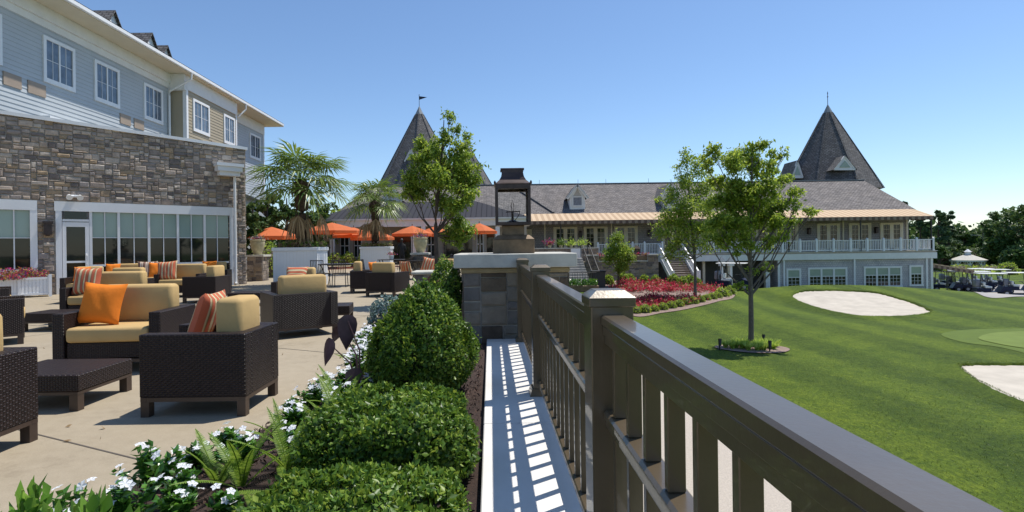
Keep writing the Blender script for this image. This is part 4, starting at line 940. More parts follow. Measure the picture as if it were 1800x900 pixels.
def palm(x, y, z0, z1, rt_, cr, nf, label, seed, dry=.14):
    rn = random.Random(seed); t = thing('palm_tree', label, 'palm', (x, y, z0))
    mb = MB(); H = z1-z0; pts = [(0.02*math.sin(k), 0, H*k/14) for k in range(15)]; mb.tube(pts, [rt_*(1.0+.18*(k % 2))*(1 if k < 12 else 1.15) for k in range(15)], 10)
    for k in range(260):
        a = rn.random()*6.28; zz = rn.random()*H; r = rt_*1.05; mb.add([(r*math.cos(a), r*math.sin(a), zz), (r*math.cos(a+.3), r*math.sin(a+.3), zz), ((r+.06)*math.cos(a+.15), (r+.06)*math.sin(a+.15), zz+.12)], [(0, 1, 2)])
    mb.build('trunk', M['palm_bark'], t)
    sk = MB()
    for k in range(60):
        a = rn.random()*6.28; r = rt_*rn.uniform(1, 1.7); zz = H+rn.uniform(-.4, -.05); sk.tube([(rt_*.6*math.cos(a), rt_*.6*math.sin(a), zz+.1), (r*math.cos(a), r*math.sin(a), zz), (r*1.05*math.cos(a), r*1.05*math.sin(a), zz-rn.uniform(.05, .2))], [.03, .035, .01], 5)
    sk.build('fibre_collar', M['bark'], t)
    st = MB(); bl = {'g': ([], []), 'd': ([], [])}
    for i in range(nf):
        dead = i < nf*dry; az = i*2.39996+rn.random()*.4
        el = rn.uniform(-1.3, -.75) if dead else -.22+1.55*((i-nf*dry)/(nf*(1-dry)))**1.0
        el += rn.uniform(-.15, .15); L = cr*(.5 if not dead else .55)*rn.uniform(.8, 1.1)
        d = Vector((math.cos(az)*math.cos(el), math.sin(az)*math.cos(el), math.sin(el))); p0 = Vector((0, 0, H)); p1 = p0+d*L*.55+Vector((0, 0, .04)); p2 = p0+d*L-Vector((0, 0, .10*cr))
        st.tube([p0, p1, p2], [.018, .012, .008], 5)
        ax = (p2-p1).normalized(); side = ax.cross(Vector((0, 0, 1)))
        if side.length < .05: side = Vector((1, 0, 0))
        side.normalize(); nrm = side.cross(ax); nb = 12 if dead else 24; R_ = cr*(.3 if dead else .44)*rn.uniform(.85, 1.1)
        V_, F_ = bl['d' if dead else 'g']
        for b in range(nb):
            a = R((-45+90*b/(nb-1)) if dead else (-125+250*b/(nb-1)))+R(rn.uniform(-3, 3)); dd = ax*math.cos(a)+side*math.sin(a); dd = dd+nrm*.12*rn.uniform(-1, 1.5); dd.normalize()
            ln = R_*(1-.22*abs(a)/2.2)*rn.uniform(.85, 1.1); w = .03; pr = dd.cross(nrm).normalized(); dr = (.20 if not dead else .55)*ln
            m1 = p2+dd*ln*.55; e = p2+dd*ln-Vector((0, 0, dr)); e2 = p2+dd*ln*1.03-Vector((0, 0, dr*1.35))
            o = len(V_); V_ += [tuple(p2), tuple(m1+pr*w), tuple(m1-pr*w), tuple(m1+nrm*.012-Vector((0, 0, dr*.15))), tuple(e2)]
            F_ += [(o, o+1, o+3), (o, o+3, o+2), (o+1, o+4, o+3), (o+3, o+4, o+2)]
    st.build('frond_stalks', M['fern'] if False else M['leaf_small'], t)
    for key, mt, nm in (('g', M['palm_leaf'], 'fronds'), ('d', M['palm_dry'], 'dry_fronds')):
        mb = MB(); mb.v, mb.f = bl[key]
        if mb.f: mb.build(nm, mt, t, uv=False)
palm(cx(531, 18.75), 18.75, 1.3, 3.6, .19, 2.2, 44, 'tall fan palm with shaggy brown trunk rising from the large white planter', 3)
palm(cx(660, 27.2), 27.2, 1.3, 3.6, .17, 2.1, 36, 'shorter fan palm with drooping dry fronds in the smaller white planter', 8, .2)

def urn(x, y, z, s, label):
    t = thing('urn', label, 'urn', (x, y, z)); MB().lathe([(.14, 0), (.15, .03), (.17, .06), (.24, .25), (.275, .42), (.28, .5), (.265, .54), (.29, .56), (.30, .6), (.27, .61), (.25, .55)], n=28).build('pot', M['urn'], t, smooth=True)
    C = np.array([(x+rng.normal()*.13, y+rng.normal()*.13, z+.6+abs(rng.normal())*.09) for _ in range(420)]); leaves('flowers', C[:200], .06, M['bluegreen'], t); leaves('foliage', C[200:], .07, M['red_flower'], t, upbias=.5)
    mb = MB()
    for k in range(9): a = k*.7; mb.tube([(0, 0, .58), (.08*math.cos(a), .08*math.sin(a), .8), (.16*math.cos(a), .16*math.sin(a), .98+.05*(k % 3))], [.008, .006, .002], 4)
    mb.build('grass_spikes', M['leaf_small'], t); return t
def small_pier(x, y, w, h, label, seed, bot=0):
    t = thing('stone_pedestal', label, 'pedestal', (x, y, 0)); MB().box(-w/2+.03, w/2-.03, -w/2+.03, w/2-.03, 0, h).build('core', M['mortar'], t)
    mb = MB(); hw = w/2-.03; ashlar(mb, (-hw, -hw, 0), (1, 0, 0), (0, -1, 0), 2*hw, h, .08, .075, (1, 2, 2), (1, 2, 3), .012, .03, seed=seed); ashlar(mb, (hw, -hw, 0), (0, 1, 0), (1, 0, 0), 2*hw, h, .08, .075, (1, 2, 2), (1, 2, 3), .012, .03, seed=seed+1); ashlar(mb, (-hw, hw, 0), (0, -1, 0), (-1, 0, 0), 2*hw, h, .08, .075, (1, 2, 2), (1, 2, 3), .012, .03, seed=seed+2)
    mb.build('stone_facing', M['stone3'], t); MB().box(-w/2-.06, w/2+.06, -w/2-.06, w/2+.06, h+.002, h+.08, .006).build('cap', M['capstone'], t)
small_pier(cx(453, 21.9), 21.9, .66, .97, 'square stone pedestal carrying an urn beside the hotel corner', 41)
urn(cx(453, 21.9), 21.9, 1.05, 1, 'pale glazed urn of flowers on the pedestal beside the hotel corner')
small_pier(cx(739, 21.9), 21.9, .62, .97, 'square stone pedestal carrying an urn left of the thin tree trunk', 51)
urn(cx(739, 21.9), 21.9, 1.05, 1, 'yellowish glazed urn of flowers just left of the thin tree trunk')

# ================================================================ lounge furniture
def weave_box(mb, *a): return mb.box(*a, .022)
def armchair(W, D=.80, label='', loc=(0, 0), rz=0, H=.63, group='tan cushioned dark wicker lounge seats', name='wicker_armchair', cat='armchair'):
    t = thing(name, label, cat, (loc[0], loc[1], 0), rz, group); w, d = W/2, D/2; at = .115
    for s_ in (-1, 1):
        a, b = (-w, -w+at) if s_ < 0 else (w-at, w)
        MB().box(a, b, -d, d, .15, H, .006).build('arm', M['wicker'], t)
        for yy in (-d+.005, d-.07): x0 = -w+.005 if s_ < 0 else w-.07; MB().box(x0, x0+.065, yy, yy+.065, 0, .116).build('leg', M['wood_leg'], t)
    MB().box(-w+at+.001, w-at-.001, d-at, d-.002, .15, H-.001, .003).build('backrest', M['wicker'], t)
    MB().box(-w+at+.002, w-at-.002, -d+.02, d-at-.002, .15, .33, .015).build('seat_base', M['wicker'], t)
    MB().box(-w+.004, w-.004, -d+.004, -d+.05, .117, .149).box(-w+.004, w-.004, d-.05, d-.004, .117, .149).box(-w+.004, -w+.05, -d+.051, d-.051, .117, .149).box(w-.05, w-.004, -d+.051, d-.051, .117, .149).build('base_frame', M['wood_leg'], t)
    MB().cushion(-w+at+.008, w-at-.008, -d-.01, d-at-.15, .325, .48).build('seat_cushion', M['tan'], t, smooth=True, uv=False)
    MB().cushion(-w+at+.01, w-at-.01, d-at-.19, d-at+.03, .46, .89).build('back_cushion', M['tan'], t, smooth=True, uv=False)
    return t
def pillow(x, y, z, rz, tilt, mat, label, s=.46, roll_=0, group='throw pillows on the lounge seats'):
    n = 14; mb = MB(); o = 0; hs = s/2; vs = [[], []]
    for sgn in (0, 1):
        for j in range(n+1):
            for i in range(n+1):
                u, v = -1+2*i/n, -1+2*j/n; pin = 1-.10*(u*u*(1-v*v)**.5*0+ (1-abs(v))*(u*u))*.0
                ex = 1-.09*(1-v*v); ez = 1-.09*(1-u*u); X = u*hs*(ex if abs(u) > .0 else 1); Z = v*hs*ez
                th = .5*s*.34*((1-u**4)*(1-v**4))**.55*(1 if sgn else -1); th += .006*math.sin(9*u+4*v)*(1-abs(u))*(1-abs(v))
                vs[sgn].append((X, th, Z))
    A = vs[0]+vs[1]; N1 = (n+1)**2; fs = []
    for j in range(n):
        for i in range(n):
            q = (j*(n+1)+i, j*(n+1)+i+1, (j+1)*(n+1)+i+1, (j+1)*(n+1)+i); fs.append(q); fs.append(tuple(N1+k for k in q[::-1]))
    # weld borders by sharing coordinates
    mb.add(A, fs); o = mb.build('throw_pillow', mat, None, smooth=True)
    uvl = o.data.uv_layers[0].data
    for p in o.data.polygons:
        for li in p.loop_indices:
            c = o.data.vertices[o.data.loops[li].vertex_index].co; uvl[li].uv = (c.x+.5, c.z+.5)
    o.matrix_world = Matrix.Translation((x, y, z)) @ Matrix.Rotation(rz, 4, 'Z') @ Matrix.Rotation(tilt, 4, 'X') @ Matrix.Rotation(roll_, 4, 'Y')
    return tag(o, label, 'pillow', group)
def low_table(x, y, w, d, rz, label, h=.29):
    t = thing('wicker_table', label, 'low table', (x, y, 0), rz, 'low wicker tables between the lounge seats')
    MB().box(-w/2, w/2, -d/2, d/2, h-.135, h, .008).build('tabletop', M['wicker'], t)
    MB().box(-w/2+.004, w/2-.004, -d/2+.004, d/2-.004, h-.16, h-.136).build('base_frame', M['wood_leg'], t)
    for sx in (-1, 1):
        for sy in (-1, 1): cx_, cy_ = sx*(w/2-.04), sy*(d/2-.04); MB().box(cx_-.034, cx_+.034, cy_-.034, cy_+.034, 0, h-.161).build('leg', M['wood_leg'], t)
A = armchair
A(.64, .81, 'foreground wicker armchair with its woven side to the camera and a striped pillow', (-2.28, 4.43), R(-90))
pillow(-2.42, 4.60, .70, R(-90+8), R(-18), M['striped'], 'red striped pillow leaning in the foreground armchair')
A(1.06, .82, 'wide wicker armchair facing the camera with a bright orange pillow in its left corner', (-4.02, 6.0), R(5))
pillow(-4.22, 5.86, .705, R(3), R(-16), M['orange'], 'large bright orange pillow on the armchair facing the camera', s=.46, roll_=R(4))
A(.82, .80, 'wicker armchair cut off by the left edge of the photo, nearest the camera', (-3.49, 3.27), 0)
low_table(-3.68, 4.62, .78, .66, 0, 'nearest low wicker table, beside the foreground armchair')
A(.92, .80, 'wicker armchair seen from behind with tan cushion above its woven back, before the white planter', (-2.88, 8.09), R(215))
A(.82, .80, 'wicker armchair facing the one seen from behind, with a striped pillow lying on it', (-3.88, 10.9), R(3))
pillow(-3.86, 10.72, .74, R(3), R(-35), M['striped'], 'striped pillow behind the tan back cushion in front of the white planter', s=.42, roll_=R(90))
low_table(-2.82, 9.45, .74, .62, R(8), 'low wicker table right of the armchair seen from behind')
low_table(-5.45, 12.5, 1.0, .62, 0, 'long low wicker table left of the armchair seen from behind')
A(.80, .80, 'wicker armchair by the left edge of the photo beyond the nearest table', (-7.05, 7.55), R(130))
low_table(-7.15, 8.95, .78, .62, 0, 'low wicker table at the left edge behind two armchairs')
A(.85, .80, 'wicker armchair at the left edge in front of the white flower box', (-9.2, 9.75), R(130))
pillow(-9.15, 9.85, .7, R(110), R(-15), M['striped'], 'striped pillow at the very left edge of the photo')
A(1.25, .82, 'wicker armchair holding the big red striped pillow, behind the one with the orange pillow', (-7.02, 9.98), R(4))
pillow(-7.28, 9.75, .74, R(3), R(-14), M['striped'], 'big red striped pillow standing on the armchair behind the orange pillow', s=.5)
A(.92, .80, 'wicker armchair directly behind the one with the big red striped pillow', (-8.35, 12.3), R(4))
A(.82, .80, 'wicker armchair near the glass door with a bit of orange pillow', (-10.25, 13.7), R(15))
pillow(-10.1, 13.35, .72, R(15), R(-14), M['orange'], 'orange pillow barely showing near the glass door', s=.36)
A(1.55, .82, 'wicker sofa under the glass wall with brown striped cushion and orange pillows', (-10.75, 16.4), R(22), name='wicker_sofa', cat='sofa')
pillow(-10.35, 16.3, .70, R(22), R(-12), M['striped_brown'], 'brown and white striped pillow on the sofa under the glass wall', s=.52)
pillow(-9.95, 16.15, .70, R(25), R(-18), M['orange'], 'orange pillow at the right end of the sofa under the glass wall', s=.46)
pillow(-11.15, 15.95, .72, R(22), R(-18), M['orange'], 'small orange pillow at the left end of the sofa under the glass wall', s=.38)
A(1.22, .82, 'wicker armchair with a red and cream striped pillow left of the dark woven box-backed one', (-8.5, 15.0), R(3))
pillow(-8.85, 14.78, .72, R(3), R(-15), M['striped'], 'large red and cream striped pillow in the middle of the back row', s=.54, roll_=R(-4))
A(.80, .80, 'wicker armchair in the back row turned left, showing its dark woven side', (-7.0, 13.35), R(-90))
A(.72, .80, 'wicker armchair farthest back under the last glass panes', (-8.75, 17.3), R(16))
pillow(-8.9, 17.1, .72, R(16), R(-15), M['orange'], 'orange pillow under the last glass panes by the downspout', s=.42)
low_table(-8.45, 13.65, .6, .55, 0, 'small low wicker table in the back row')
A(.86, .80, 'wicker armchair seen from behind left of the low stone block', (-2.73, 14.32), R(160))
A(.86, .80, 'wicker armchair with an orange pillow, left of the one beside the stone block', (-3.62, 15.6), R(100))
pillow(-3.35, 15.5, .68, R(70), R(-15), M['orange'], 'orange pillow left of the low stone block', s=.4)
pillow(-2.32, 14.75, .70, R(140), R(-15), M['striped'], 'red striped pillow standing left of the low stone block', s=.42)
A(1.05, .80, 'wicker armchair behind the low stone block with striped pillows', (-1.6, 17.2), R(-15))
pillow(-1.95, 16.95, .72, R(-10), R(-20), M['striped'], 'striped pillow lying behind the low stone block', s=.46, roll_=R(12))
t = thing('stone_block', 'low stone seat block with smooth pale top beside the thin tree', 'stone block', (-1.5, 14, 0))
MB().box(-.42, .42, -.4, .4, 0, .58).build('core', M['mortar'], t)
mb = MB(); ashlar(mb, (-.42, -.4, 0), (1, 0, 0), (0, -1, 0), .84, .58, .07, .07, (1, 2), (2, 3), .012, .03, seed=61); ashlar(mb, (-.42, .4, 0), (0, -1, 0), (-1, 0, 0), .8, .58, .07, .07, (1, 2), (2, 3), .012, .03, seed=62); mb.build('stone_facing', M['stone3'], t)
MB().box(-.5, .5, -.48, .48, .582, .66, .02).build('cap', M['capstone'], t)

# dining furniture in dark metal
def dchair(x, y, rz, label):
    t = thing('dining_chair', label, 'chair', (x, y, 0), rz, 'dark dining chairs on the terrace')
    MB().box(-.22, .22, -.22, .2, .42, .46, .01).build('seat', M['iron'], t)
    mb = MB().tube([(-.21, .2, .44), (-.22, .27, .88)], .015, 5).tube([(.21, .2, .44), (.22, .27, .88)], .015, 5).tube([(-.22, .27, .88), (.22, .27, .88)], .015, 5)
    for k in range(7): xx = -.16+k*.053; mb.tube([(xx, .21, .46), (xx, .27, .87)], .009, 4)
    mb.build('backrest', M['iron'], t)
    for sx in (-1, 1):
        for sy in (-1, 1): MB().tube([(sx*.2, sy*.19, .42), (sx*.22, sy*.22, 0)], .014, 5).build('leg', M['iron'], t)
    return t
def dtable(x, y, w, d, label, curved=False):
    t = thing('dining_table', label, 'table', (x, y, 0), 0, 'dark dining tables on the terrace')
    MB().box(-w/2, w/2, -d/2, d/2, .715, .75, .008).build('tabletop', M['iron'], t)
    for sx in (-1, 1):
        for sy in (-1, 1): a, b = sx*(w/2-.08), sy*(d/2-.08); MB().tube([(a, b, .714), (a*.8, b*.8, .4), (a*.97, b*.97, 0)], .02, 6).build('leg', M['iron'], t)
    return t
dtable(-5.1, 18.4, 1.3, .9, 'dark metal table just right of the large white planter')
dc = dchair(-5.6, 17.8, R(170), 'left chair on the near side of the table by the large white planter')
def dch(x, y, rz, label): return dup(dc, (x, y, 0), rz, label)
dch(-4.95, 17.75, R(185), 'right chair on the near side of the table by the large white planter')
dch(-4.1, 18.4, R(95), 'dark metal chair at the right end of the table by the large white planter')
tb0 = dtable(-4.4, 24, 1.1, .8, 'dark table with red flowers between the two palms'); n_ = 0
for (tx, ty, lab) in ((-6.2, 30, 'under the leftmost orange umbrella'), (-9.8, 28.5, 'beside the pedestal at the hotel corner'), (-4.2, 33, 'behind the smaller palm planter'), (-3.4, 26.5, 'in front of the person in black'), (-1.5, 27.5, 'behind the urn by the thin trunk'), (-.8, 33, 'left of the stone pier behind the leafy tree'), (-2.6, 21.5, 'left of the glazed urn')):
    dup(tb0, (tx, ty, 0), 0, 'dark terrace table '+lab)
    for sx, rr, w_ in ((-.75, -90, 'left'), (.75, 90, 'right')): dch(tx+sx, ty, R(rr+rng.uniform(-15, 15)), 'dark chair %s of the table %s' % (w_, lab))
    dch(tx, ty-.65, R(180+rng.uniform(-10, 10)), 'dark chair before the table '+lab)
for x, y, l in ((-4.4, 24, 'on the dark table between the palms'), (-4.2, 33, 'on the dark table behind the smaller palm planter'), (-6.2, 30, 'on the dark table under the leftmost orange umbrella')):
    t = thing('flower_pot', 'small pot of red and white flowers '+l, 'flower pot', (x, y, .75)); MB().lathe([(.08, 0), (.12, .18)], n=12).build('pot', M['fascia'], t)
    C = np.array([(x+rng.normal()*.09, y+rng.normal()*.09, .95+abs(rng.normal())*.07) for _ in range(160)]); leaves('flowers', C, .06, M['red_flower'], t)
# shrubs behind terrace tables
def bush(x, y, z, r, h, n, ls, mat, label, name='shrub', cat='shrub', group=None, core=True):
    t = thing(name, label, cat, (x, y, z), 0, group); C = []
    for _ in range(n):
        u = rng.normal(size=3); u /= np.linalg.norm(u); u[2] = abs(u[2])*1.0; k = rng.uniform(.72, 1.03); C.append((x+u[0]*r*k, y+u[1]*r*k, z+u[2]*h*k))
    leaves('foliage', C, ls, mat, t)
    if core: MB().lathe([(r*.6, 0), (r*.72, h*.3), (r*.6, h*.6), (r*.2, h*.8)], n=10).build('stems', M['bark'], t)
    return t
for px, Y, w_, l in ((590, 40, .7, 'leftmost leafy green shrub under the pavilion windows'), (613, 40, .6, 'second leafy green shrub under the pavilion windows'), (640, 40, .6, 'green shrub under the pavilion window behind the smaller palm')): bush(cx(px, Y), Y, 0, w_, 1.0, 500, .16, M['leaf_b'], l)
bush(cx(776, 19), 19.5, 0, .45, 1.0, 900, .07, M['leaf_box'], 'pointed green shrub behind the low stone block')
bush(cx(462, 24), 24.5, 0, .9, 1.6, 1400, .12, M['leaf_a'], 'bushy green shrub behind the urn at the hotel corner')
# person in black
def person(x, y, rz, label):
    t = thing('person', label, 'person', (x, y, 0), rz)
    V_ = [(0, 0, .98), (0, 0, 1.2), (0, 0, 1.42), (0, .01, 1.53), (.19, 0, 1.4), (.24, .02, 1.14), (.22, -.13, .93), (-.19, 0, 1.4), (-.25, .03, 1.14), (-.2, -.16, .98), (.09, 0, .9), (.1, -.02, .5), (.1, .03, .06), (.1, -.1, .03), (-.09, 0, .9), (-.1, -.03, .5), (-.1, .02, .06), (-.1, -.11, .03), (0, 0, 1.63), (0, -.01, 1.72)]
    E = [(0, 1), (1, 2), (2, 3), (2, 4), (4, 5), (5, 6), (2, 7), (7, 8), (8, 9), (0, 10), (10, 11), (11, 12), (12, 13), (0, 14), (14, 15), (15, 16), (16, 17), (3, 18), (18, 19)]
    rad = [.15, .145, .15, .06, .065, .045, .035, .065, .045, .035, .095, .065, .045, .035, .095, .065, .045, .035, .095, .08]
    me = bpy.data.meshes.new('body'); me.from_pydata(V_, E, []); o = bpy.data.objects.new('body', me); COL.objects.link(o); o.parent = t
    sk = o.modifiers.new('skin', 'SKIN'); 
    for i, sv in enumerate(me.skin_vertices[0].data if me.skin_vertices else []): sv.radius = (rad[i],)*2
    if not me.skin_vertices:
        bm = None
    s2 = o.modifiers.new('sub', 'SUBSURF'); s2.levels = 1; s2.render_levels = 1; me.materials.append(M['cloth_black'])
    MB().lathe([(.01, -.09), (.07, -.06), (.1, 0), (.1, .05), (.06, .1), (.01, .12)], (0, .01, 1.70), 12).build('hair', M['black'], t, smooth=True)
    return o
po = person(cx(706, 33), 33, R(200), 'person in black clothes standing under the orange umbrella by the white column')

# ================================================================ flower box at hotel wall
p0 = W0+wd*S(-25)+wnn*.55; p1 = W0+wd*S(84)+wnn*.55; mid = (p0+p1)/2; Lw = (p1-p0).length
t = thing('flower_box', 'long white slatted flower box with red flowers under the hotel window', 'planter', (mid.x, mid.y, 0), math.atan2(.677, .736))
MB().box(-Lw/2, Lw/2, -.22, .22, .08, .52).build('box', M['white'], t)
mb = MB().box(-Lw/2-.02, Lw/2+.02, -.25, -.221, .50, .56).box(-Lw/2-.02, Lw/2+.02, -.25, -.221, .06, .12)
n = int(Lw/.075)
for k in range(n): x = -Lw/2+Lw*(k+.5)/n; mb.box(x-.026, x+.026, -.236, -.2215, .121, .499)
mb.build('slats', M['white'], t)
for x in (-Lw/2-.0, 0, Lw/2): MB().box(x-.035, x+.035, -.27, -.225, 0, .64).box(x-.035, x+.035, .225, .26, 0, .6).build('corner_post', M['white'], t)
C = []
for _ in range(2600): s_ = rng.uniform(-Lw/2, Lw/2); q = mid+wd*s_+wnn*rng.uniform(-.2, .3); C.append((q.x, q.y, .52+rng.random()*.26*(1+.3*math.sin(s_*9))))
leaves('flowers', C, .055, M['red_flower'], t)

# ================================================================ hedges
def clipped(name, label, c, r, h, n, ls, mat, pw=2.6, dome=.5, group=None, lean=0):
    t = thing(name, label, 'shrub', (c[0], c[1], c[2]), 0, group); C = []; D = []
    cl = rng.normal(size=(60, 3)); cl /= np.linalg.norm(cl, axis=1)[:, None]; amp = rng.uniform(-.07, .10, 60)
    for _ in range(n):
        u = rng.normal(size=3); u /= np.linalg.norm(u); k = (abs(u[0])**pw+abs(u[1])**pw+abs(u[2])**pw)**(-1/pw)
        q = u*k; zz = (q[2]+1)/2; w = 1-dome*max(0, zz-.25)**1.5 if dome else 1
        bmp = 1+amp[int(np.argmax(cl@u))]+rng.uniform(-.08, .03)+(rng.uniform(0, .07) if rng.random() < .06 else 0)+.03*math.sin(u[0]*9+u[1]*7)*math.sin(u[2]*8)
        C.append((c[0]+q[0]*r[0]*w*bmp, c[1]+q[1]*r[1]*w*bmp, c[2]+zz*h*bmp)); D.append(u)
    C = np.array(C); D = np.array(D); leaves('foliage', C, ls, mat, t, aspect=.62, dirs=D*.35, upbias=.12, fold=.3, jitter=.5, nbias=D*1.2)
    prof = []
    for k in range(9):
        zz = k/8; w = (1-dome*max(0, zz-.25)**1.5)*(1-abs(2*zz-1)**pw+1e-6)**(1/pw)*.80; prof.append((w, zz*h*.86+.02))
    mb = MB(); mb.lathe(prof, n=20); mb.v = [(v[0]*r[0], v[1]*r[1], v[2]) for v in mb.v]; mb.build('light_block_core', M['inner'], t, uv=False, smooth=True)  # solid dark core added behind the leaf shell to block light, no real twigs
    return t
clipped('boxwood_shrub', 'tall rounded boxwood dome beside the stone pier, largest shrub of the bed', (-.585, 4.62, .0), (.46, .47, 0), .93, 28000, .031, M['leaf_box'], 2.3, .98)
clipped('boxwood_shrub', 'square clipped boxwood in front of the tall rounded dome', (-.575, 2.98, .0), (.44, .36, 0), .43, 26000, .029, M['leaf_box'], 3.6, .12)
clipped('boxwood_shrub', 'clipped boxwood at the bottom edge of the photo beside the ledge', (-.54, 2.06, .0), (.42, .35, 0), .33, 26000, .027, M['leaf_box'], 3.6, .12)
clipped('boxwood_shrub', 'dark rounded boxwood against the left side of the stone pier', (-.62, 7.6, .0), (.28, .5, 0), 1.0, 9000, .035, M['leaf_box'], 2.4, .4)
clipped('boxwood_shrub', 'small boxwood peeking behind the tall rounded dome', (-.95, 8.6, .0), (.3, .4, 0), .55, 4500, .035, M['leaf_box'], 2.4, .4)

# ================================================================ bedding plants
def vinca(x, y, s, nflower, label, z=.04):
    t = thing('flowering_plant', label, 'flowers', (x, y, z), 0, 'white flowering bedding plants along the patio edge')
    C = []; D = []; stems = MB(); tips = []
    for k in range(16):
        a = rng.uniform(0, 6.28); r = rng.uniform(.1, .75)*s; hh = s*rng.uniform(.7, 1.25)*(1-.35*r/s)
        tip = Vector((r*math.cos(a), r*math.sin(a), hh)); stems.tube([(0, 0, 0), tip*.5+Vector((0, 0, .02)), tip], [.004, .003, .002], 4); tips.append(tip)
        for q in range(16):
            f = .3+.7*q/15; b = q*2.4; rr = s*.28*(1.05-f*.5); p = tip*f; dd = Vector((math.cos(b), math.sin(b), .35)); c = p+dd*rr*.55; C.append((x+c.x, y+c.y, z+c.z)); D.append(tuple(dd*1.5))
    leaves('foliage', C, .062, M['leaf_vinca'], t, aspect=.42, dirs=D, upbias=.1, fold=.2, jitter=.25); stems.build('stems', M['leaf_vinca'], t)
    pb = MB()
    for k in range(nflower):
        tp = tips[k % len(tips)]+Vector((rng.normal()*.02, rng.normal()*.02, .015+rng.random()*.02)); tilt = Vector((rng.normal()*.35, rng.normal()*.35-.25, 1)).normalized(); a = tilt.orthogonal().normalized(); b = tilt.cross(a); fr = .022*rng.uniform(.85, 1.15)
        for q in range(5):
            th = q*1.2566; d = a*math.cos(th)+b*math.sin(th); e = a*math.cos(th+1.57)+b*math.sin(th+1.57); o = len(pb.v)
            pb.add([tp, tp+d*fr*.7+e*fr*.42+tilt*.003, tp+d*fr*1.12, tp+d*fr*.7-e*fr*.42+tilt*.003], [(0, 1, 2, 3)])
    pb.build('white_flowers', M['petal'], t, uv=False)
spots = [(-1.62, 2.32, .21, 11, 'white flowering plant at the lower left corner of the mulch bed'), (-1.42, 2.42, .13, 5, 'small white flowering plant right of the lower left corner one'), (-1.72, 2.72, .23, 12, 'tall white flowering plant standing nearest the left boxwood edge of the patio'),
  (-1.22, 2.45, .13, 5, 'white flowering plant with one large bloom in front of the ferns'), (-1.40, 2.98, .18, 10, 'white flowering plant left of the upright ferns'), (-1.58, 3.25, .14, 8, 'white flowering plant at the patio edge below the foreground armchair corner'),
  (-1.30, 3.55, .16, 11, 'white flowering plant below the foreground armchair leg'), (-1.45, 3.85, .14, 9, 'white flowering plant touching the leg of the foreground armchair'), (-1.12, 3.9, .16, 14, 'white flowering plant behind the ferns in mid bed'),
  (-1.25, 4.3, .16, 14, 'white flowering plant left of the purple leaves'), (-1.02, 4.5, .14, 12, 'white flowering plant between the purple leaves and the tall dome'), (-1.05, 2.1, .12, 4, 'low white flowering plant at the bottom edge beside the clipped boxwood')]
spots += [(-1.76, 2.25, .2, 9, 'white flowering plant spilling over the patio edge at the very bottom left'), (-1.62, 2.98, .15, 8, 'white flowering plant behind the tall lower left one'), (-1.2, 3.2, .13, 8, 'short white flowering plant in the middle of the ferns'), (-1.02, 3.25, .12, 6, 'small white flowering plant beside the square boxwood'),
  (-1.38, 4.12, .15, 12, 'white flowering plant at the patio edge behind the armchair leg'), (-1.1, 4.2, .14, 12, 'white flowering plant in the middle of the dense white group'), (-.98, 3.6, .14, 8, 'white flowering plant right of the tall fern'), (-1.5, 2.6, .14, 7, 'white flowering plant between the corner one and the upright fern'), (-1.28, 4.75, .16, 16, 'white flowering plant just behind the purple leaves'), (-1.2, 2.2, .11, 4, 'little white flowering plant near the bottom boxwood'), (-1.42, 4.5, .15, 12, 'white flowering plant at the patio edge left of the purple leaves')]
for a in spots: vinca(*a)
ORD = 'first second third fourth fifth sixth seventh eighth ninth tenth eleventh twelfth thirteenth fourteenth fifteenth'.split()
spots = [(-1.34, 5.5), (-1.42, 6.0), (-1.2, 6.2), (-1.55, 6.5), (-1.32, 6.8), (-1.6, 7.1), (-1.4, 7.5), (-1.15, 7.3), (-1.3, 5.1)]
for k, (x, y) in enumerate(spots): vinca(x, y, .2, 34, ORD[k]+' plant counted from the front in the white drift beside the tall boxwood dome')
def fern(x, y, n, L, label, seed, z=.04, low=False):
    rn = random.Random(seed); t = thing('fern', label, 'fern', (x, y, z), 0, 'sword ferns in the mulch bed'); mb = MB(); st = MB()
    for k in range(n):
        az = k*2.4+rn.random(); el = rn.uniform(.25, .6) if low else rn.uniform(.75, 1.45); ln = L*rn.uniform(.75, 1.1); d = Vector((math.cos(az), math.sin(az), 0)); pts = []; p = Vector((0, 0, 0)); e = el
        for q in range(15): pts.append(p.copy()); p = p+(d*math.cos(e)+Vector((0, 0, math.sin(e))))*ln/14; e -= .05 if not low else .06
        st.tube(pts, [.003]*14+[.001], 4); side = d.cross(Vector((0, 0, 1))); nb = 34
        for q in range(3, nb):
            f = q/nb*14; i = min(13, int(f)); pp = pts[i].lerp(pts[min(14, i+1)], f-i); ax = (pts[min(14, i+1)]-pts[max(0, i-1)]).normalized(); wl = ln*.09*math.sin(math.pi*min(1, .12+.88*(q/nb)))**.8
            for s_ in (-1, 1):
                dd = (side*s_+ax*.35-Vector((0, 0, .1))).normalized(); w = ax*ln*.012; mb.add([pp-w, pp+w, pp+dd*wl*.7+w*.8, pp+dd*wl, pp+dd*wl*.7-w*.8], [(0, 1, 2, 3, 4)])
    mb.build('fronds', M['fern'], t, uv=False); st.build('stalks', M['fern'], t, uv=False)
fern(-1.28, 2.75, 8, .42, 'upright fern in the middle of the mulch, nearest the camera', 1)
fern(-1.12, 2.95, 8, .40, 'fern with arching fronds left of the square boxwood', 2)
fern(-.98, 3.45, 7, .46, 'tall fern left of the square clipped boxwood', 3)
fern(-1.18, 3.7, 6, .40, 'fern beneath the foreground armchair corner', 4)
fern(-1.0, 2.65, 7, .34, 'low dark fern spreading over the mulch', 5, low=True)
fern(-1.42, 2.78, 7, .36, 'bright upright fern left of the middle one', 7)
fern(-1.05, 2.42, 7, .32, 'fern in front of the square boxwood', 8, low=True)
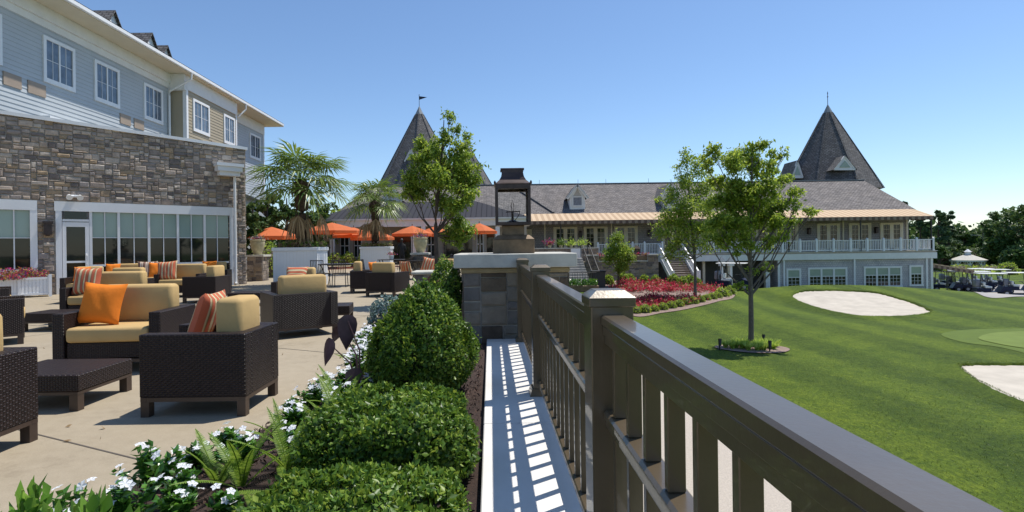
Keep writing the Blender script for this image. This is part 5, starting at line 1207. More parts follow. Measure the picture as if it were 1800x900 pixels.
fern(-1.3, 3.35, 7, .34, 'fern behind the upright middle fern', 9)
fern(-1.15, 4.05, 7, .4, 'fern among the dense white flowers', 10)
fern(-1.22, 5.2, 5, .45, 'thin fern left of the tall boxwood dome', 6)
# elephant ear
t = thing('elephant_ear', 'plant with large drooping dark purple leaves by the tall boxwood dome', 'plant', (-1.12, 4.55, .04))
def big_leaf(mb, p, d, nrm, L, W):
    d = Vector(d).normalized(); nrm = Vector(nrm).normalized(); s_ = d.cross(nrm).normalized(); nrm = s_.cross(d); prof = [(-.22, .0), (-.2, .22), (-.08, .42), (.1, .5), (.35, .46), (.6, .32), (.82, .14), (1, .0)]; o = len(mb.v); vs = []
    for i, (a, w) in enumerate(prof):
        for k in (-1, -.5, 0, .5, 1): q = Vector(p)+d*a*L+s_*w*k*W+nrm*(-.16*abs(k)*w*W*1.2-.10*a*a*L); vs.append(q)
    mb.add(vs, [(i*5+k, i*5+k+1, (i+1)*5+k+1, (i+1)*5+k) for i in range(7) for k in range(4)])
st = MB()
for (a, hh, tip, dn, nn_, L, W) in ((0, 0, at_y(578, 603, 4.35), (-.25, -.1, -1), (-.7, -.7, .1), .19, .17), (0, 0, at_y(612, 565, 4.5), (-.05, 0, -1), (.5, -.8, .2), .25, .17), (0, 0, at_y(622, 655, 4.3), (.05, .1, -1), (.4, -.9, 0), .15, .14), (0, 0, at_y(600, 578, 4.6), (-.4, .3, -.7), (.6, -.5, .3), .17, .14)):
    mb = MB(); q = tip-Vector(t.location); big_leaf(mb, q, dn, nn_, L, W); mb.build('leaf', M['elephant'], t, smooth=True, uv=False); st.tube([(0, 0, 0), (q.x*.5+.05, q.y*.5, q.z*.6), q], [.009, .007, .004], 6)
st.build('stalks', M['elephant'], t)
t = thing('canna_plant', 'burgundy leaved plant between the thin tree and the stone pier', 'plant', (-.95, 9.6, .04))
for a, b in ((-.3, .3), (.5, .1), (.1, -.4)):
    mb = MB(); big_leaf(mb, (a*.3, b*.3, .62), (a, b, -.6), (a, -1, .4), .34, .3); mb.build('leaf', M['burgundy'], t, smooth=True, uv=False)
MB().tube([(0, 0, 0), (.02, 0, .35), (0, 0, .66)], .012, 6).build('stem', M['burgundy'], t)
bush(-1.65, 8.7, .02, .36, .5, 900, .075, M['bluegreen'], 'blue green leafy plant at the patio edge beyond the white flower drift', core=False)
bush(-1.45, 9.8, .02, .3, .35, 400, .06, M['leaf_b'], 'bright green leafy plant at the foot of the thin tree', core=False)
bush(-1.5, 11.2, .02, .35, .4, 500, .07, M['leaf_b'], 'low green plant behind the thin tree', core=False)
# near shrub at the lower-left corner
t = thing('leafy_shrub', 'bright green smooth-leaved shrub peeking up at the bottom left corner', 'shrub', (-1.05, 1.25, 0)); C = []; D = []
stm = MB()
for k in range(34):
    a = rng.uniform(0, 6.28); r = rng.uniform(0, .28); zt = .72-.5*r*r*4+rng.uniform(-.04, .03); x, y = -1.03+r*math.cos(a)*.9, 1.22+r*math.sin(a)*.6; stm.tube([(x+1.05, y-1.25, .0), (x+1.05, y-1.25, zt)], .003, 4)
    for q in range(11): b = q*2.4; f = q/10; C.append((x+.018*math.cos(b), y+.018*math.sin(b), zt-.10*f)); D.append((math.cos(b)*(.3+f), math.sin(b)*(.3+f), 1.1-f))
leaves('foliage', C, .046, M['leaf_big'], t, aspect=.5, dirs=[tuple(np.array(d)*2) for d in D], upbias=0, fold=.2, jitter=.2); stm.build('stems', M['leaf_small'], t)

# ================================================================ trees
def tree(name, label, base, tr, clusters, fork, leafn, ls, lm, bm, lean=(0, 0), aspect=.42, sub=9, spread=.21, group=None, cat='tree', topz=None):
    t = thing(name, label, cat, base, 0, group); b = Vector(base); mb = MB()
    cs = [(Vector(c[:3]), Vector(c[3:6]), c[6] if len(c) > 6 else 1) for c in clusters]; zt = max(c[0].z for c in cs) if topz is None else topz
    ctr = Vector((sum(c[0].x for c in cs)/len(cs), sum(c[0].y for c in cs)/len(cs), 0))
    def trunk_at(z):
        f = max(0, min(1, (z-b.z)/(zt-b.z))); g = max(0, (z-fork)/(zt-fork)) if z > fork else 0
        return Vector((b.x+(ctr.x-b.x)*g*.8+lean[0]*f+.02*math.sin(f*9), b.y+(ctr.y-b.y)*g*.8+lean[1]*f, z))
    n = 14; pts = [trunk_at(b.z-.05+(zt-b.z)*k/n)-b for k in range(n+1)]; mb.tube(pts, [tr*(1.25 if k == 0 else 1)*(1-.85*(k/n)**1.2) for k in range(n+1)], 9)
    C = []; tot = sum(c[1].x*c[1].y*c[1].z*c[2] for c in cs)**1.0; wts = [(c[1].x*c[1].y*c[1].z)**.8*c[2] for c in cs]; tw = sum(wts)
    for (c, r, w), wt in zip(cs, wts):
        dz = max(.5, 1.35*math.hypot(c.x-b.x, c.y-b.y)); z0 = min(max(fork, c.z-dz-.3), zt-.4); s0 = trunk_at(z0); br = tr*.42*(1-.5*(z0-b.z)/(zt-b.z)); md = s0.lerp(c, .5)+Vector((rng.normal()*.06, rng.normal()*.06, -.08*(c-s0).length))
        mb.tube([s0-b, md-b, c-b], [br, br*.65, br*.3], 6); nl = int(leafn*wt/tw); k_ = max(3, int(sub*(.6+.5*rng.random())))
        ends = []
        for q in range(k_):
            u = rng.normal(size=3); u /= np.linalg.norm(u); e = c+Vector((u[0]*r.x, u[1]*r.y, u[2]*r.z))*rng.uniform(.55, 1.0); ends.append(e); mb.tube([md.lerp(c, rng.uniform(.3, 1))-b, c.lerp(e, .5)+Vector((0, 0, -.03))-b, e-b], [br*.22, br*.15, br*.05], 4)
        rm = (r.x+r.y+r.z)/3
        for _ in range(nl):
            e = ends[rng.integers(k_)]; f = rng.uniform(.35, 1.08); q = c.lerp(e, f); sp = rm*spread; C.append((q.x+rng.normal()*sp, q.y+rng.normal()*sp, q.z+rng.normal()*sp*.8))
    mb.build('trunk', bm, t); leaves('crown', C, ls, lm, t, aspect=aspect, upbias=-.25, fold=.25); return t
def pc(px, py, Y, rp, dy=0, ry=None, rzp=None, w=1):
    """crown cluster: picture position at depth Y, radii given in photo pixels"""
    p = at_y(px, py, Y+dy); k = Y/F; return (p.x, p.y, p.z, rp*k, (ry or rp)*k, (rzp or rp)*k, w)
Y = 12.0; base = Vector((cx(766, Y), Y, .03))
cl = [pc(790, 205, Y, 14, 0, None, 22, .55), pc(800, 228, Y, 13, .1), pc(782, 245, Y, 18, -.1), pc(822, 240, Y, 14, .1, w=.6), pc(765, 262, Y, 26, .2), pc(806, 270, Y, 28, -.2), pc(738, 258, Y, 20, .1), pc(745, 285, Y, 30, -.2),
      pc(785, 300, Y, 34, .3), pc(825, 300, Y, 26, .1), pc(725, 312, Y, 28, 0), pc(765, 325, Y, 34, -.4), pc(812, 330, Y, 34, .4), pc(735, 345, Y, 28, .3), pc(775, 355, Y, 26, .4, w=.8), pc(826, 345, Y, 20, -.2), pc(718, 335, Y, 16, 0), pc(832, 315, Y, 16, .2), pc(800, 362, Y, 26, -.2)]
cl += [pc(800, 395, Y, 28, .5), pc(820, 408, Y, 20, .6), pc(786, 412, Y, 18, .5), pc(808, 425, Y, 16, .5)]
tree('young_tree', 'leafy tree with thin reddish trunk rising from the patio bed left of the lantern', base, .06, cl, 1.55, 15000, .09, M['leaf_a'], M['bark'], sub=10)
# tree on lawn
b = ground(1320, 610); Y = b.y
cl = [pc(1335, 258, Y, 20, 0, None, 14), pc(1300, 268, Y, 24, .2), pc(1255, 270, Y, 18, -.2), pc(1365, 272, Y, 16, .1, w=.7), pc(1378, 268, Y, 12, 0, w=.4), pc(1240, 290, Y, 18, .2), pc(1285, 292, Y, 28, -.4), pc(1325, 290, Y, 30, .5), pc(1352, 300, Y, 18, -.3),
      pc(1265, 318, Y, 24, .6), pc(1300, 325, Y, 34, 0), pc(1340, 328, Y, 28, -.6), pc(1378, 320, Y, 20, .4, w=.7), pc(1395, 335, Y, 18, 0, w=.7), pc(1250, 350, Y, 24, 0), pc(1285, 358, Y, 34, .5), pc(1325, 362, Y, 34, -.2), pc(1362, 360, Y, 24, .2),
      pc(1400, 362, Y, 16, -.3, w=.5), pc(1425, 372, Y, 18, 0, None, 9, w=.8), pc(1255, 385, Y, 26, -.4), pc(1295, 392, Y, 32, .1), pc(1335, 395, Y, 30, .6), pc(1370, 392, Y, 24, -.2), pc(1395, 388, Y, 16, 0, w=.7), pc(1270, 418, Y, 24, 0), pc(1312, 422, Y, 24, -.4, w=.8), pc(1350, 425, Y, 22, .2, w=.7), pc(1375, 412, Y, 18, .1, w=.6), pc(1242, 418, Y, 14, 0, w=.5), pc(1290, 442, Y, 14, 0, w=.4), pc(1300, 500, Y, 13, -.2, w=.55), pc(1325, 478, Y, 12, 0, w=.5), pc(1345, 470, Y, 14, .2, w=.4)]
tree('lawn_tree', 'leafy tree with straight grey trunk standing in the round bed on the lawn', b, .095, cl, at_y(1320, 520, Y).z, 20000, .14, M['leaf_b'], M['bark_grey'], sub=9)
b = ground(1222, 521); Y = b.y
cl = [pc(1210, 278, Y, 16, 0), pc(1192, 292, Y, 12, 0, w=.6), pc(1225, 300, Y, 20, .3), pc(1200, 318, Y, 20, -.2), pc(1228, 335, Y, 26, .3), pc(1185, 345, Y, 20, 0), pc(1160, 350, Y, 12, 0, w=.35), pc(1210, 362, Y, 28, -.5), pc(1240, 370, Y, 22, .4), pc(1170, 385, Y, 20, .3), pc(1198, 395, Y, 26, 0), pc(1235, 402, Y, 24, -.3), pc(1165, 410, Y, 16, -.2), pc(1190, 425, Y, 20, .3), pc(1225, 430, Y, 18, 0, w=.7), pc(1200, 448, Y, 14, 0, w=.6), pc(1175, 450, Y, 16, .2, None, 9, w=.9), pc(1245, 440, Y, 12, 0, w=.5)]
tree('garden_tree', 'slender pale green tree rising from the red flower bed left of the lawn tree', b, .085, cl, at_y(1222, 455, Y).z, 9800, .165, M['leaf_b'], M['bark_grey'], sub=9, spread=.3)
b = ground(1087, 503); Y = b.y
cl = [pc(1085, 420, Y, 11, 0), pc(1075, 435, Y, 13, 0), pc(1098, 438, Y, 13, .2), pc(1087, 448, Y, 16, -.2), pc(1070, 455, Y, 12, 0), pc(1105, 455, Y, 11, 0), pc(1088, 466, Y, 13, 0), pc(1098, 472, Y, 8, 0, w=.6)]
tree('small_tree', 'small round dense tree standing before the stone garden wall', b, .08, cl, at_y(1087, 480, Y).z, 5200, .15, M['leaf_a'], M['bark'], sub=12, spread=.34)
# round bed at the lawn tree
g = ground(1320, 613)
sheet('tree_bed', [(g.x+1.25*math.cos(a)*(1+.08*math.sin(3*a)), g.y+.85*math.sin(a)-.15) for a in [k*math.pi/5 for k in range(10)]], M['gravel'], .03)
C = []; D = []
for k in range(26):
    a = k*2.4; r = .25+.65*((k % 9)/9); x, y = g.x+r*1.15*math.cos(a)+.05, g.y+.75*r*math.sin(a)-.05; z = gz(x, y)+.02
    for q in range(60): b_ = rng.uniform(0, 6.28); C.append((x+.07*math.cos(b_), y+.07*math.sin(b_), z+.12)); D.append((math.cos(b_), math.sin(b_), 1.3))
tag(leaves('grassy_clumps', C, .36, M['lily'], aspect=.1, dirs=D, upbias=0, fold=.1), 'yellow green grassy ground cover around the lawn tree', 'ground cover', kind='stuff')
def spot(px, py, label, h=.32):
    p = ground(px, py); t = thing('garden_spotlight', label, 'spotlight', tuple(p)); MB().tube([(0, 0, 0), (0, 0, h-.18)], .02, 6).build('stake', M['black'], t); MB().tube([(0, -.02, h-.22), (.03, .04, h)], [.045, .06], 10).lathe([(.05, 0), (.05, .02)], (0, 0, .01), 8).build('lamp_head', M['black'], t)
spot(1265, 616, 'black garden spotlight left of the lawn tree', .38); spot(1342, 603, 'black garden spotlight just behind the lawn tree', .3); spot(1353, 619, 'black garden spotlight right of the lawn tree', .38)
# red bedding
P1 = [(1070, 505), (1100, 497), (1160, 500), (1240, 503), (1288, 508), (1290, 515), (1250, 516), (1215, 515), (1150, 514), (1113, 515)]
P2 = [(1115, 534), (1130, 527), (1180, 525), (1225, 528), (1232, 532), (1205, 537), (1170, 541), (1120, 549)]
C = []; Cg = []
k = 0
while k < 480:
    px, py = rng.uniform(1060, 1270), rng.uniform(495, 553)
    if inpoly(px, py, P1) or inpoly(px, py, P2):
        k += 1; p = ground(px, py, 20); 
        for _ in range(26): (Cg if rng.random() < .1 else C).append((p.x+rng.normal()*.17, p.y+rng.normal()*.17, p.z+abs(rng.normal())*.15+.05+.08*math.sin(p.x*3)))
t = leaves('red_bedding', C, .12, M['red'], aspect=.5); tag(t, 'mass of red leaved bedding plants in the garden bed', 'bedding plants', kind='stuff')
t = leaves('bedding_foliage', Cg, .12, M['leaf_small']); tag(t, 'green leaves mixed through the red bedding', 'foliage', kind='stuff')
# clipped balls (one source, copied)
def ball(mat, n, ls, label, group, loc, name='boxwood_ball'):
    t = thing(name, label, 'shrub', (0, 0, 0), 0, group); u = rng.normal(size=(n, 3)); u /= np.linalg.norm(u, axis=1)[:, None]; u[:, 2] = abs(u[:, 2]); C = u*rng.uniform(.8, 1.04, n)[:, None]*np.array([.3, .3, .38]); leaves('foliage', C, ls, mat, t, world=False)
    MB().lathe([(.18, 0), (.24, .1), (.2, .22), (.05, .3)], n=8).build('stems', M['bark'], t); t.location = loc; return t
edge = [(1118, 551), (1134, 550), (1150, 548), (1165, 545), (1180, 542), (1193, 539), (1206, 536), (1219, 534), (1231, 531), (1242, 528), (1252, 526), (1261, 524), (1269, 521), (1276, 519), (1283, 517)]
src = None
for k, (px, py) in enumerate(edge):
    p = ground(px, py, 20); lab = 'low clipped ball, %s from the left in the curved edging of the red bed' % ORD[k]
    if not src: src = ball(M['leaf_b'], 420, .085, lab, 'clipped edging balls in front of the red flowers', tuple(p))
    else: dup(src, tuple(p), rng.uniform(0, 6), lab, scale=rng.uniform(.85, 1.15)*(1.25 if k > 11 else 1))
src = None
for k, (px, py) in enumerate([(1070, 500), (1096, 499), (1108, 498), (1133, 499), (1152, 500), (1184, 503), (1200, 504), (1212, 504), (1225, 505), (1240, 504), (1253, 505)]):
    p = ground(px, py, 20); lab = 'dark round shrub, %s from the left in the row behind the red flowers' % ORD[k]
    if not src: src = ball(M['leaf_a'], 500, .10, lab, 'dark round shrubs behind the red flowers', tuple(p), 'round_shrub'); src.scale = (1.25, 1.25, 1.7)
    else: q = dup(src, tuple(p), rng.uniform(0, 6), lab); s_ = rng.uniform(1.1, 1.5); q.scale = (s_, s_, s_*1.4)
# planter by stone steps
p = ground(1020, 512, 10); t = thing('garden_planter', 'low brown planter of green plants before the stone steps', 'planter', (p.x, p.y, p.z)); MB().box(-1.2, 1.1, -.3, .3, -.3, .35, .02).build('trough', M['copper_brown'], t)
C = [(p.x+rng.uniform(-1.15, 1.05), p.y+rng.uniform(-.3, .3), p.z+.35+rng.random()*.4) for _ in range(900)]; leaves('foliage', C, .13, M['leaf_vinca'], t); 
mb = MB()
for k in range(15): mb.tube([(-1.2+k*.16, .5, 0), (-1.2+k*.16, .5, 1.1)], .012, 4)
mb.tube([(-1.2, .5, 1.1), (1.1, .5, 1.1)], .02, 5); mb.build('iron_railing', M['iron'], t)
p = ground(1051, 505, 10); t = thing('garden_bin', 'dark square cabinet beside the stone steps', 'cabinet', tuple(p)); MB().box(-.42, .42, -.3, .3, -.2, 1.0, .02).build('body', M['iron'], t); MB().box(-.46, .46, -.34, .34, 1.001, 1.07, .015).build('lid', M['black'], t)
# pots on the terrace counter
for k, (px, l, mt) in enumerate(((966, 'leftmost pot of reddish flowers on the stone counter', 'red_flower'), (986, 'spiky potted plant on the stone counter under the awning post', 'leaf_small'), (1004, 'yellow green spiky potted plant above the white panel', 'lily'), (1024, 'small potted plant with orange blooms at the right end of the counter', 'lily'))):
    x = cx(px, 42.3); t = thing('potted_plant', l, 'potted plant', (x, 42.3, 1.07)); MB().lathe([(.1, 0), (.16, .22)], n=12).build('pot', M['urn'], t); C = [(x+rng.normal()*.2, 42.3+rng.normal()*.12, 1.3+abs(rng.normal())*.22) for _ in range(120)]; leaves('foliage', C, .25, M[mt], t, aspect=.2, upbias=1)
# white lantern posts by the undercroft
for px, l in ((1268, 'left white lantern post with pointed top beside the golf cart'), (1284, 'right white lantern post with pointed top behind the golf cart')):
    Y = 42.6; x = cx(px, Y); z = gz(x, Y); t = thing('lantern_post', l, 'lamp post', (x, Y, z)); MB().box(-.09, .09, -.09, .09, -.1, 2.1, .01).build('post', M['white'], t); MB().box(-.2, .2, -.2, .2, 2.101, 2.45, .01).build('lantern_box', M['fascia'], t); MB().frus((0, 0), .5, .5, 2.451, .04, .04, 2.85).build('pointed_roof', M['lead'], t)

# ================================================================ golf carts
def cart(name, label, loc, rz, group, bags=True):
    t = thing(name, label, 'golf cart', loc, rz, group); B_ = lambda mb, n, m_, **k: mb.build(n, m_, t, **k)
    # x forward
    B_(MB().add([(-1.1, -.55, .32), (1.1, -.55, .28), (1.1, .55, .28), (-1.1, .55, .32), (-1.1, -.58, .62), (-.2, -.6, .62), (-.2, .6, .62), (-1.1, .58, .62), (.35, -.58, .34), (.35, .58, .34), (.62, -.58, .82), (.62, .58, .82), (1.12, -.5, .62), (1.12, .5, .62), (-.2, -.6, .34), (-.2, .6, .34)],
        [(0, 3, 2, 1), (0, 4, 7, 3), (4, 5, 6, 7), (5, 14, 15, 6), (14, 8, 9, 15), (8, 10, 11, 9), (10, 12, 13, 11), (12, 1, 2, 13), (0, 14, 5, 4), (3, 7, 6, 15), (0, 1, 8, 14), (3, 15, 9, 2), (8, 1, 12, 10), (9, 11, 13, 2)]), 'body', M['cart_blue'])
    B_(MB().cushion(-.55, -.1, -.5, .5, .62, .78), 'seat', M['cart_white'], smooth=True); B_(MB().cushion(-.68, -.53, -.5, .5, .8, 1.12), 'seat_back', M['cart_white'], smooth=True)
    B_(MB().box(-1.0, .85, -.62, .62, 1.8, 1.86, .03), 'roof', M['cart_white'])
    mb = MB()
    for s_ in (-1, 1): mb.tube([(-.92, s_*.52, .6), (-.85, s_*.54, 1.8)], .025, 6).tube([(.62, s_*.52, .8), (.5, s_*.54, 1.8)], .02, 6)
    B_(mb, 'roof_posts', M['black']); B_(MB().add([(.60, -.5, .85), (.60, .5, .85), (.5, .5, 1.75), (.5, -.5, 1.75)], [(0, 1, 2, 3)]), 'windshield', M['clear'])
    B_(MB().tube([(.5, .25, .8), (.28, .25, 1.0)], .02, 6).lathe([(.16, 0), (.17, .02), (.16, .04)], (.26, .25, 1.0), 12), 'steering_wheel', M['black'])
    for sx in (-.8, .78):
        for s_ in (-1, 1):
            w_ = B_(MB().tube([(sx, s_*.44, .23), (sx, s_*.6, .23)], .23, 16), 'wheel', M['tyre']); c_ = MB().tube([(sx, s_*.6, .23), (sx, s_*.612, .23)], .12, 12).build('rim', M['rim'], w_)
    if bags: B_(MB().cushion(-1.15, -.8, -.4, .4, .7, 1.3), 'bag_cover', M['cart_grey'], smooth=True)
    B_(MB().box(1.1, 1.14, -.42, -.26, .5, .58).box(1.1, 1.14, .26, .42, .5, .58), 'headlights', M['cart_white']); return t
def cartpos(px, py, Y): x = cx(px, Y); return (x, Y, gz(x, Y)+.02)
c0 = cart('golf_cart', 'navy golf cart parked frontmost on the cart lot, nearest the lawn', (cx(1742, 45), 45, gz(cx(1742, 45), 45)+.04), R(-25), 'golf carts lined up on the cart lot')
for px, Y, rz, l in ((1790, 47.5, -22, 'navy golf cart at the right edge of the lot'), (1716, 50, -25, 'golf cart behind the left side of the frontmost one'), (1690, 51.5, -28, 'golf cart parked third from the clubhouse corner'), (1662, 50.5, -28, 'golf cart parked closest to the clubhouse corner'), (1752, 52, -22, 'golf cart in the back row behind the frontmost one'), (1725, 55, -22, 'golf cart farthest back under the striped shed awning'), (1676, 54.5, -25, 'golf cart deep under the striped shed awning')):
    x = cx(px, Y); dup(c0, (x, Y, gz(x, Y)+.04), R(rz), l)
Y = 37.2; x = cx(1288, Y); q = dup(c0, (x, Y, gz(x, Y)+.02), R(-35), 'golf cart with tan roof parked behind the lawn tree by the white lantern posts', 'golf cart alone by the undercroft')
# shed awning
Y0 = 58; x0, x1 = cx(1641, 47), cx(1712, 49)-2.5; t = thing('shed_awning', 'brown and tan striped lean-to awning above the golf carts', 'awning', (x0, 52, -3.4))
za, zb_ = at_y(1641, 460, 49).z+.3, at_y(1716, 474, 49).z+.25
mb = MB(); n = 12
for i in range(n):
    a, b_ = i/n, (i+1)/n; X = lambda f: x0+.5+(x1-x0+2)*f; mb.add([(X(a), 49, za-(za-zb_)*a-.35), (X(b_), 49, za-(za-zb_)*b_-.35), (X(b_), 56, za-(za-zb_)*b_+.3), (X(a), 56, za-(za-zb_)*a+.3)], [(0, 1, 2, 3)])
mb.build('canopy', M['valance'], t, world=True)
mb = MB(); X = lambda f: x0+.5+(x1-x0+2)*f
mb.bar((X(0), 49, za-.32), (X(1), 49, zb_-.32), .08, .1).bar((X(0), 56, za+.32), (X(1), 56, zb_+.32), .08, .08); mb.build('edge_trim', M['awning'], t, world=True)
MB().add([(X(0), 48.98, za-.35), (X(1), 48.98, zb_-.35), (X(1), 48.98, zb_-.65), (X(0), 48.98, za-.65)], [(0, 1, 2, 3)]).build('valance', M['valance'], t, world=True)
for f in (.02, .5, .98): MB().tube([(X(f), 49.1, -3.6), (X(f), 49.1, za-(za-zb_)*f-.4)], .04, 6).build('pole', M['iron'], t, world=True)
# gazebo
Y = 86; x = cx(1701, Y); z = gz(x, Y); t = thing('gazebo', 'small white octagonal gazebo with shingled roof and cupola beyond the golf carts', 'gazebo', (x, Y, z))
GS = .86; t.scale = (GS, GS, GS)
s8 = [(2.3*math.cos(k*math.pi/4+.2), 2.3*math.sin(k*math.pi/4+.2)) for k in range(8)]
zr_ = at_y(1701, 454, Y).z-z; zt = at_y(1701, 443, Y).z-z
MB().lathe([(2.85, zr_), (.5, zt)], n=8, rot=.2).build('roof', M['capstone'], t); MB().lathe([(2.7, zr_-.25), (2.7, zr_-.01)], n=8, rot=.2).build('eave_band', M['white'], t)
MB().lathe([(.45, zt-.05), (.45, zt+.45), (.6, zt+.5), (.05, zt+1.0)], n=8, rot=.2).build('cupola', M['white'], t); MB().lathe([(2.5, -.3), (2.5, .2)], n=8, rot=.2).build('floor', M['wood_step'], t)
for k in range(8):
    a, b_ = s8[k], s8[(k+1) % 8]; MB().box(a[0]-.08, a[0]+.08, a[1]-.08, a[1]+.08, 0, zr_-.26).build('post', M['white'], t)
    mb = MB(); A3, B3 = Vector((*a, 0)), Vector((*b_, 0)); dd = (B3-A3)
    for f, g_ in ((0, .25), (1, .75)): mb.bar(A3+dd*f+Vector((0, 0, zr_-1.1)), A3+dd*g_+Vector((0, 0, zr_-.3)), .07, .09)
    if k not in (5,): mb.bar(A3+Vector((0, 0, 1.05)), B3+Vector((0, 0, 1.05)), .07, .07); mb.bar(A3+Vector((0, 0, .3)), B3+Vector((0, 0, .3)), .06, .06); [mb.bar(A3+dd*(q/9)+Vector((0, 0, .3)), A3+dd*(q/9)+Vector((0, 0, 1.05)), .04, .04, (1, 0, 0)) for q in range(1, 9)]
    mb.build('bracing', M['white'], t)
# lamp pole
Y = 100; x = cx(1728, Y); t = thing('lamp_pole', 'thin tall lamp pole with curved arm beyond the gazebo', 'lamp post', (x, Y, gz(x, Y))); MB().tube([(0, 0, 0), (0, 0, 6.6)], [.11, .07], 8).build('pole', M['bark_grey'], t); MB().tube([(0, 0, 5.2), (-.8, 0, 5.6), (-1.6, 0, 5.7)], .05, 6).obox((-1.8, 0, 5.68), (1, 0, 0), (0, 1, 0), (0, 0, 1), .35, .15, .07).build('arm', M['lead'], t)

# ================================================================ background trees
def farm_tree(px, pyt, pyb, Y, wpx, mat, label, n=2600, ls=.5, kind='round', name='broadleaf_tree', group=None, zb=None):
    x = cx(px, Y); top = at_y(px, pyt, Y).z; z0 = zb if zb is not None else gz(x, Y); H = top-z0; w = wpx*Y/F/2; t = thing(name, label, 'tree', (x, Y, z0), 0, group); C = []
    mb = MB().tube([(0, 0, 0), (0, 0, H*.4), (0, 0, H*.9)], [w*.07+.08, w*.05+.05, .04], 7); k_ = 34 if kind == 'round' else 30; cs = []
    for k in range(k_):
        if kind == 'round':
            u = rng.normal(size=3); u /= np.linalg.norm(u); q = rng.uniform(.35, .95); c = np.array([u[0]*w*q, u[1]*w*q, H*(.56+.40*u[2]*q)]); r = w*rng.uniform(.2, .38); cs.append((c, (r, r, r*.75)))
        else:
            f = rng.uniform(.18, 1.0); a = rng.uniform(0, 6.28); rad = w*(1.08-f)**.75*rng.uniform(.5, 1.0); c = np.array([rad*math.cos(a), rad*math.sin(a), H*f*.97]); cs.append((c, (w*.30*(1.2-f)+.12, w*.30*(1.2-f)+.12, H*.022)))
        mb.tube([(0, 0, max(.2, c[2]-H*.12)), tuple(c)], [w*.02+.02, .02], 4)
    for _ in range(n):
        c, r = cs[rng.integers(len(cs))]; g_ = rng.normal(size=3); g_ /= np.linalg.norm(g_); q = rng.uniform(.6, 1.05); C.append((x+c[0]+g_[0]*r[0]*q, Y+c[1]+g_[1]*r[1]*q, z0+c[2]+g_[2]*r[2]*q))
    mb.build('trunk', M['bark'], t); leaves('crown', C, ls, mat, t, aspect=.6, upbias=0, fold=.3, jitter=.5); return t
D_, W_, PN = M['leaf_dark'], M['leaf_wood'], M['leaf_pine']
FT = [(1650, 363, 470, 92, 66, PN, 'dark pine tree just right of the clubhouse awning corner', 'pine'), (1618, 375, 470, 96, 50, PN, 'pine tree half hidden behind the clubhouse corner', 'pine'), (1668, 366, 470, 98, 52, PN, 'tall layered pine with its top right of the clubhouse', 'pine'), (1592, 352, 440, 110, 26, PN, 'pine top showing above the clubhouse roof slope', 'pine'),
  (1694, 396, 470, 112, 46, W_, 'rounded green tree behind the gazebo roof', 'round'), (1716, 396, 470, 120, 40, D_, 'dark rounded tree between the gazebo and lamp pole', 'round'), (1738, 410, 470, 104, 40, W_, 'light green tree right of the lamp pole', 'round'),
  (1768, 362, 475, 92, 70, D_, 'large dark tree with domed crown near the right edge', 'round'), (1808, 346, 480, 84, 90, D_, 'tallest dark tree cut by the right edge of the photo', 'round'), (1756, 405, 475, 86, 46, W_, 'lighter green tree in front of the large dark one', 'round'), (1785, 430, 478, 82, 50, D_, 'low dark tree at the foot of the large dark ones', 'round'),
  (1640, 420, 475, 88, 50, D_, 'low dark tree beside the clubhouse deck corner', 'round'), (1672, 425, 472, 94, 50, W_, 'low green tree left behind the gazebo', 'round'), (1735, 440, 474, 90, 36, D_, 'low dark bush-like tree right behind the gazebo', 'round'), (1850, 380, 480, 90, 90, D_, 'dark tree just outside the right edge', 'round')]
for px, a, b_, Y, w, mt, l, kd in FT: farm_tree(px, a, b_, Y, w, mt, l, n=2600 if kd == 'round' else 3200, ls=.62 if kd == 'round' else .5, kind=kd, name='pine_tree' if kd == 'pine' else 'broadleaf_tree', group=None)
bush(cx(1771, 74), 74, gz(cx(1771, 74), 74), 1.3, 1.7, 700, .3, M['leaf_b'], 'round light green bush at the edge of the far lawn')
p = Vector((cx(1764, 73), 73, gz(cx(1764, 73), 73)))
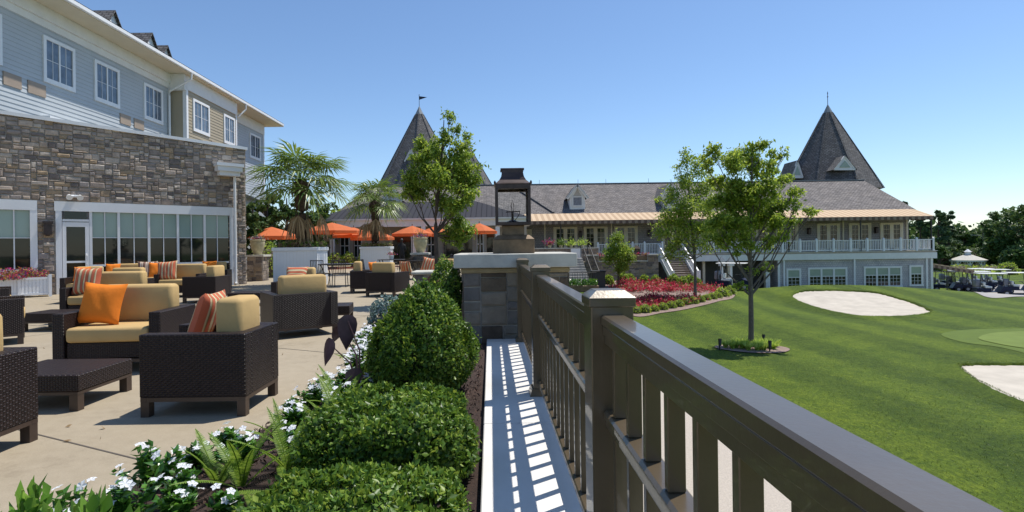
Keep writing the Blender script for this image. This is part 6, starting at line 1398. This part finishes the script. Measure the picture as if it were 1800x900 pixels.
for px, yy, w, hh, l, mt in ((1716, 77, 2.2, .7, 'yellow green bush at the foot of the gazebo', 'lily'), (1740, 78, 3, 1.2, 'low bush right of the gazebo', 'leaf_b'), (1688, 80, 2, 1.2, 'low bush left of the gazebo', 'leaf_b')): bush(cx(px, yy), yy, gz(cx(px, yy), yy), w, hh, 600, .3, M[mt], l)
for px, Y, w, l in ((1672, 94, 3.6, 'dark shrub mass left behind the gazebo posts'), (1700, 95, 3.8, 'dark shrub mass straight behind the gazebo posts'), (1730, 94, 3.8, 'dark shrub mass right behind the gazebo posts'), (1762, 92, 4, 'dark shrub mass under the big right hand trees'), (1800, 90, 4, 'dark shrub mass under the tallest right hand tree')): bush(cx(px, Y), Y, gz(cx(px, Y), Y), w, 3.6, 1500, .5, M['leaf_dark'], l)
LT = [(470, 318, 34, 66, W_, 'bright tree crown behind the tall palm on the left'), (505, 335, 38, 60, W_, 'green tree behind the tall palm trunk'), (560, 340, 40, 70, W_, 'green tree between the two palms'), (590, 362, 44, 50, M['leaf_b'], 'light green tree left of the shorter palm'), (445, 345, 30, 46, D_, 'darker tree beside the stone hotel corner'), (540, 372, 36, 60, W_, 'lower green tree behind the orange umbrellas')]
for px, a, Y, w, mt, l in LT: farm_tree(px, a, 0, Y, w, mt, l, n=2200, ls=.26, zb=0)
# distant woods closing the horizon
C = []
for k in range(30000):
    f = rng.random(); X = -260+620*f; Yv = 165+30*rng.random(); 
    if -260 < X: hh = 9+3*math.sin(X*.11)+2*math.sin(X*.31+1)+1.5*math.sin(X*.8); C.append((X, Yv, -3.3+rng.random()**.7*hh))
tag(leaves('distant_woods', C, 2.0, D_, aspect=.7), 'far dark green woods along the horizon', 'woods', kind='stuff')

C = []
for _ in range(90): C.append((rng.uniform(-6, -1.7), rng.uniform(2.5, 12), .012))
tag(leaves('leaf_litter', C, .035, M['palm_dry'], aspect=.5, upbias=0, fold=.1, jitter=.5), 'tiny dry leaves and bits scattered on the patio', 'leaf litter', kind='stuff')
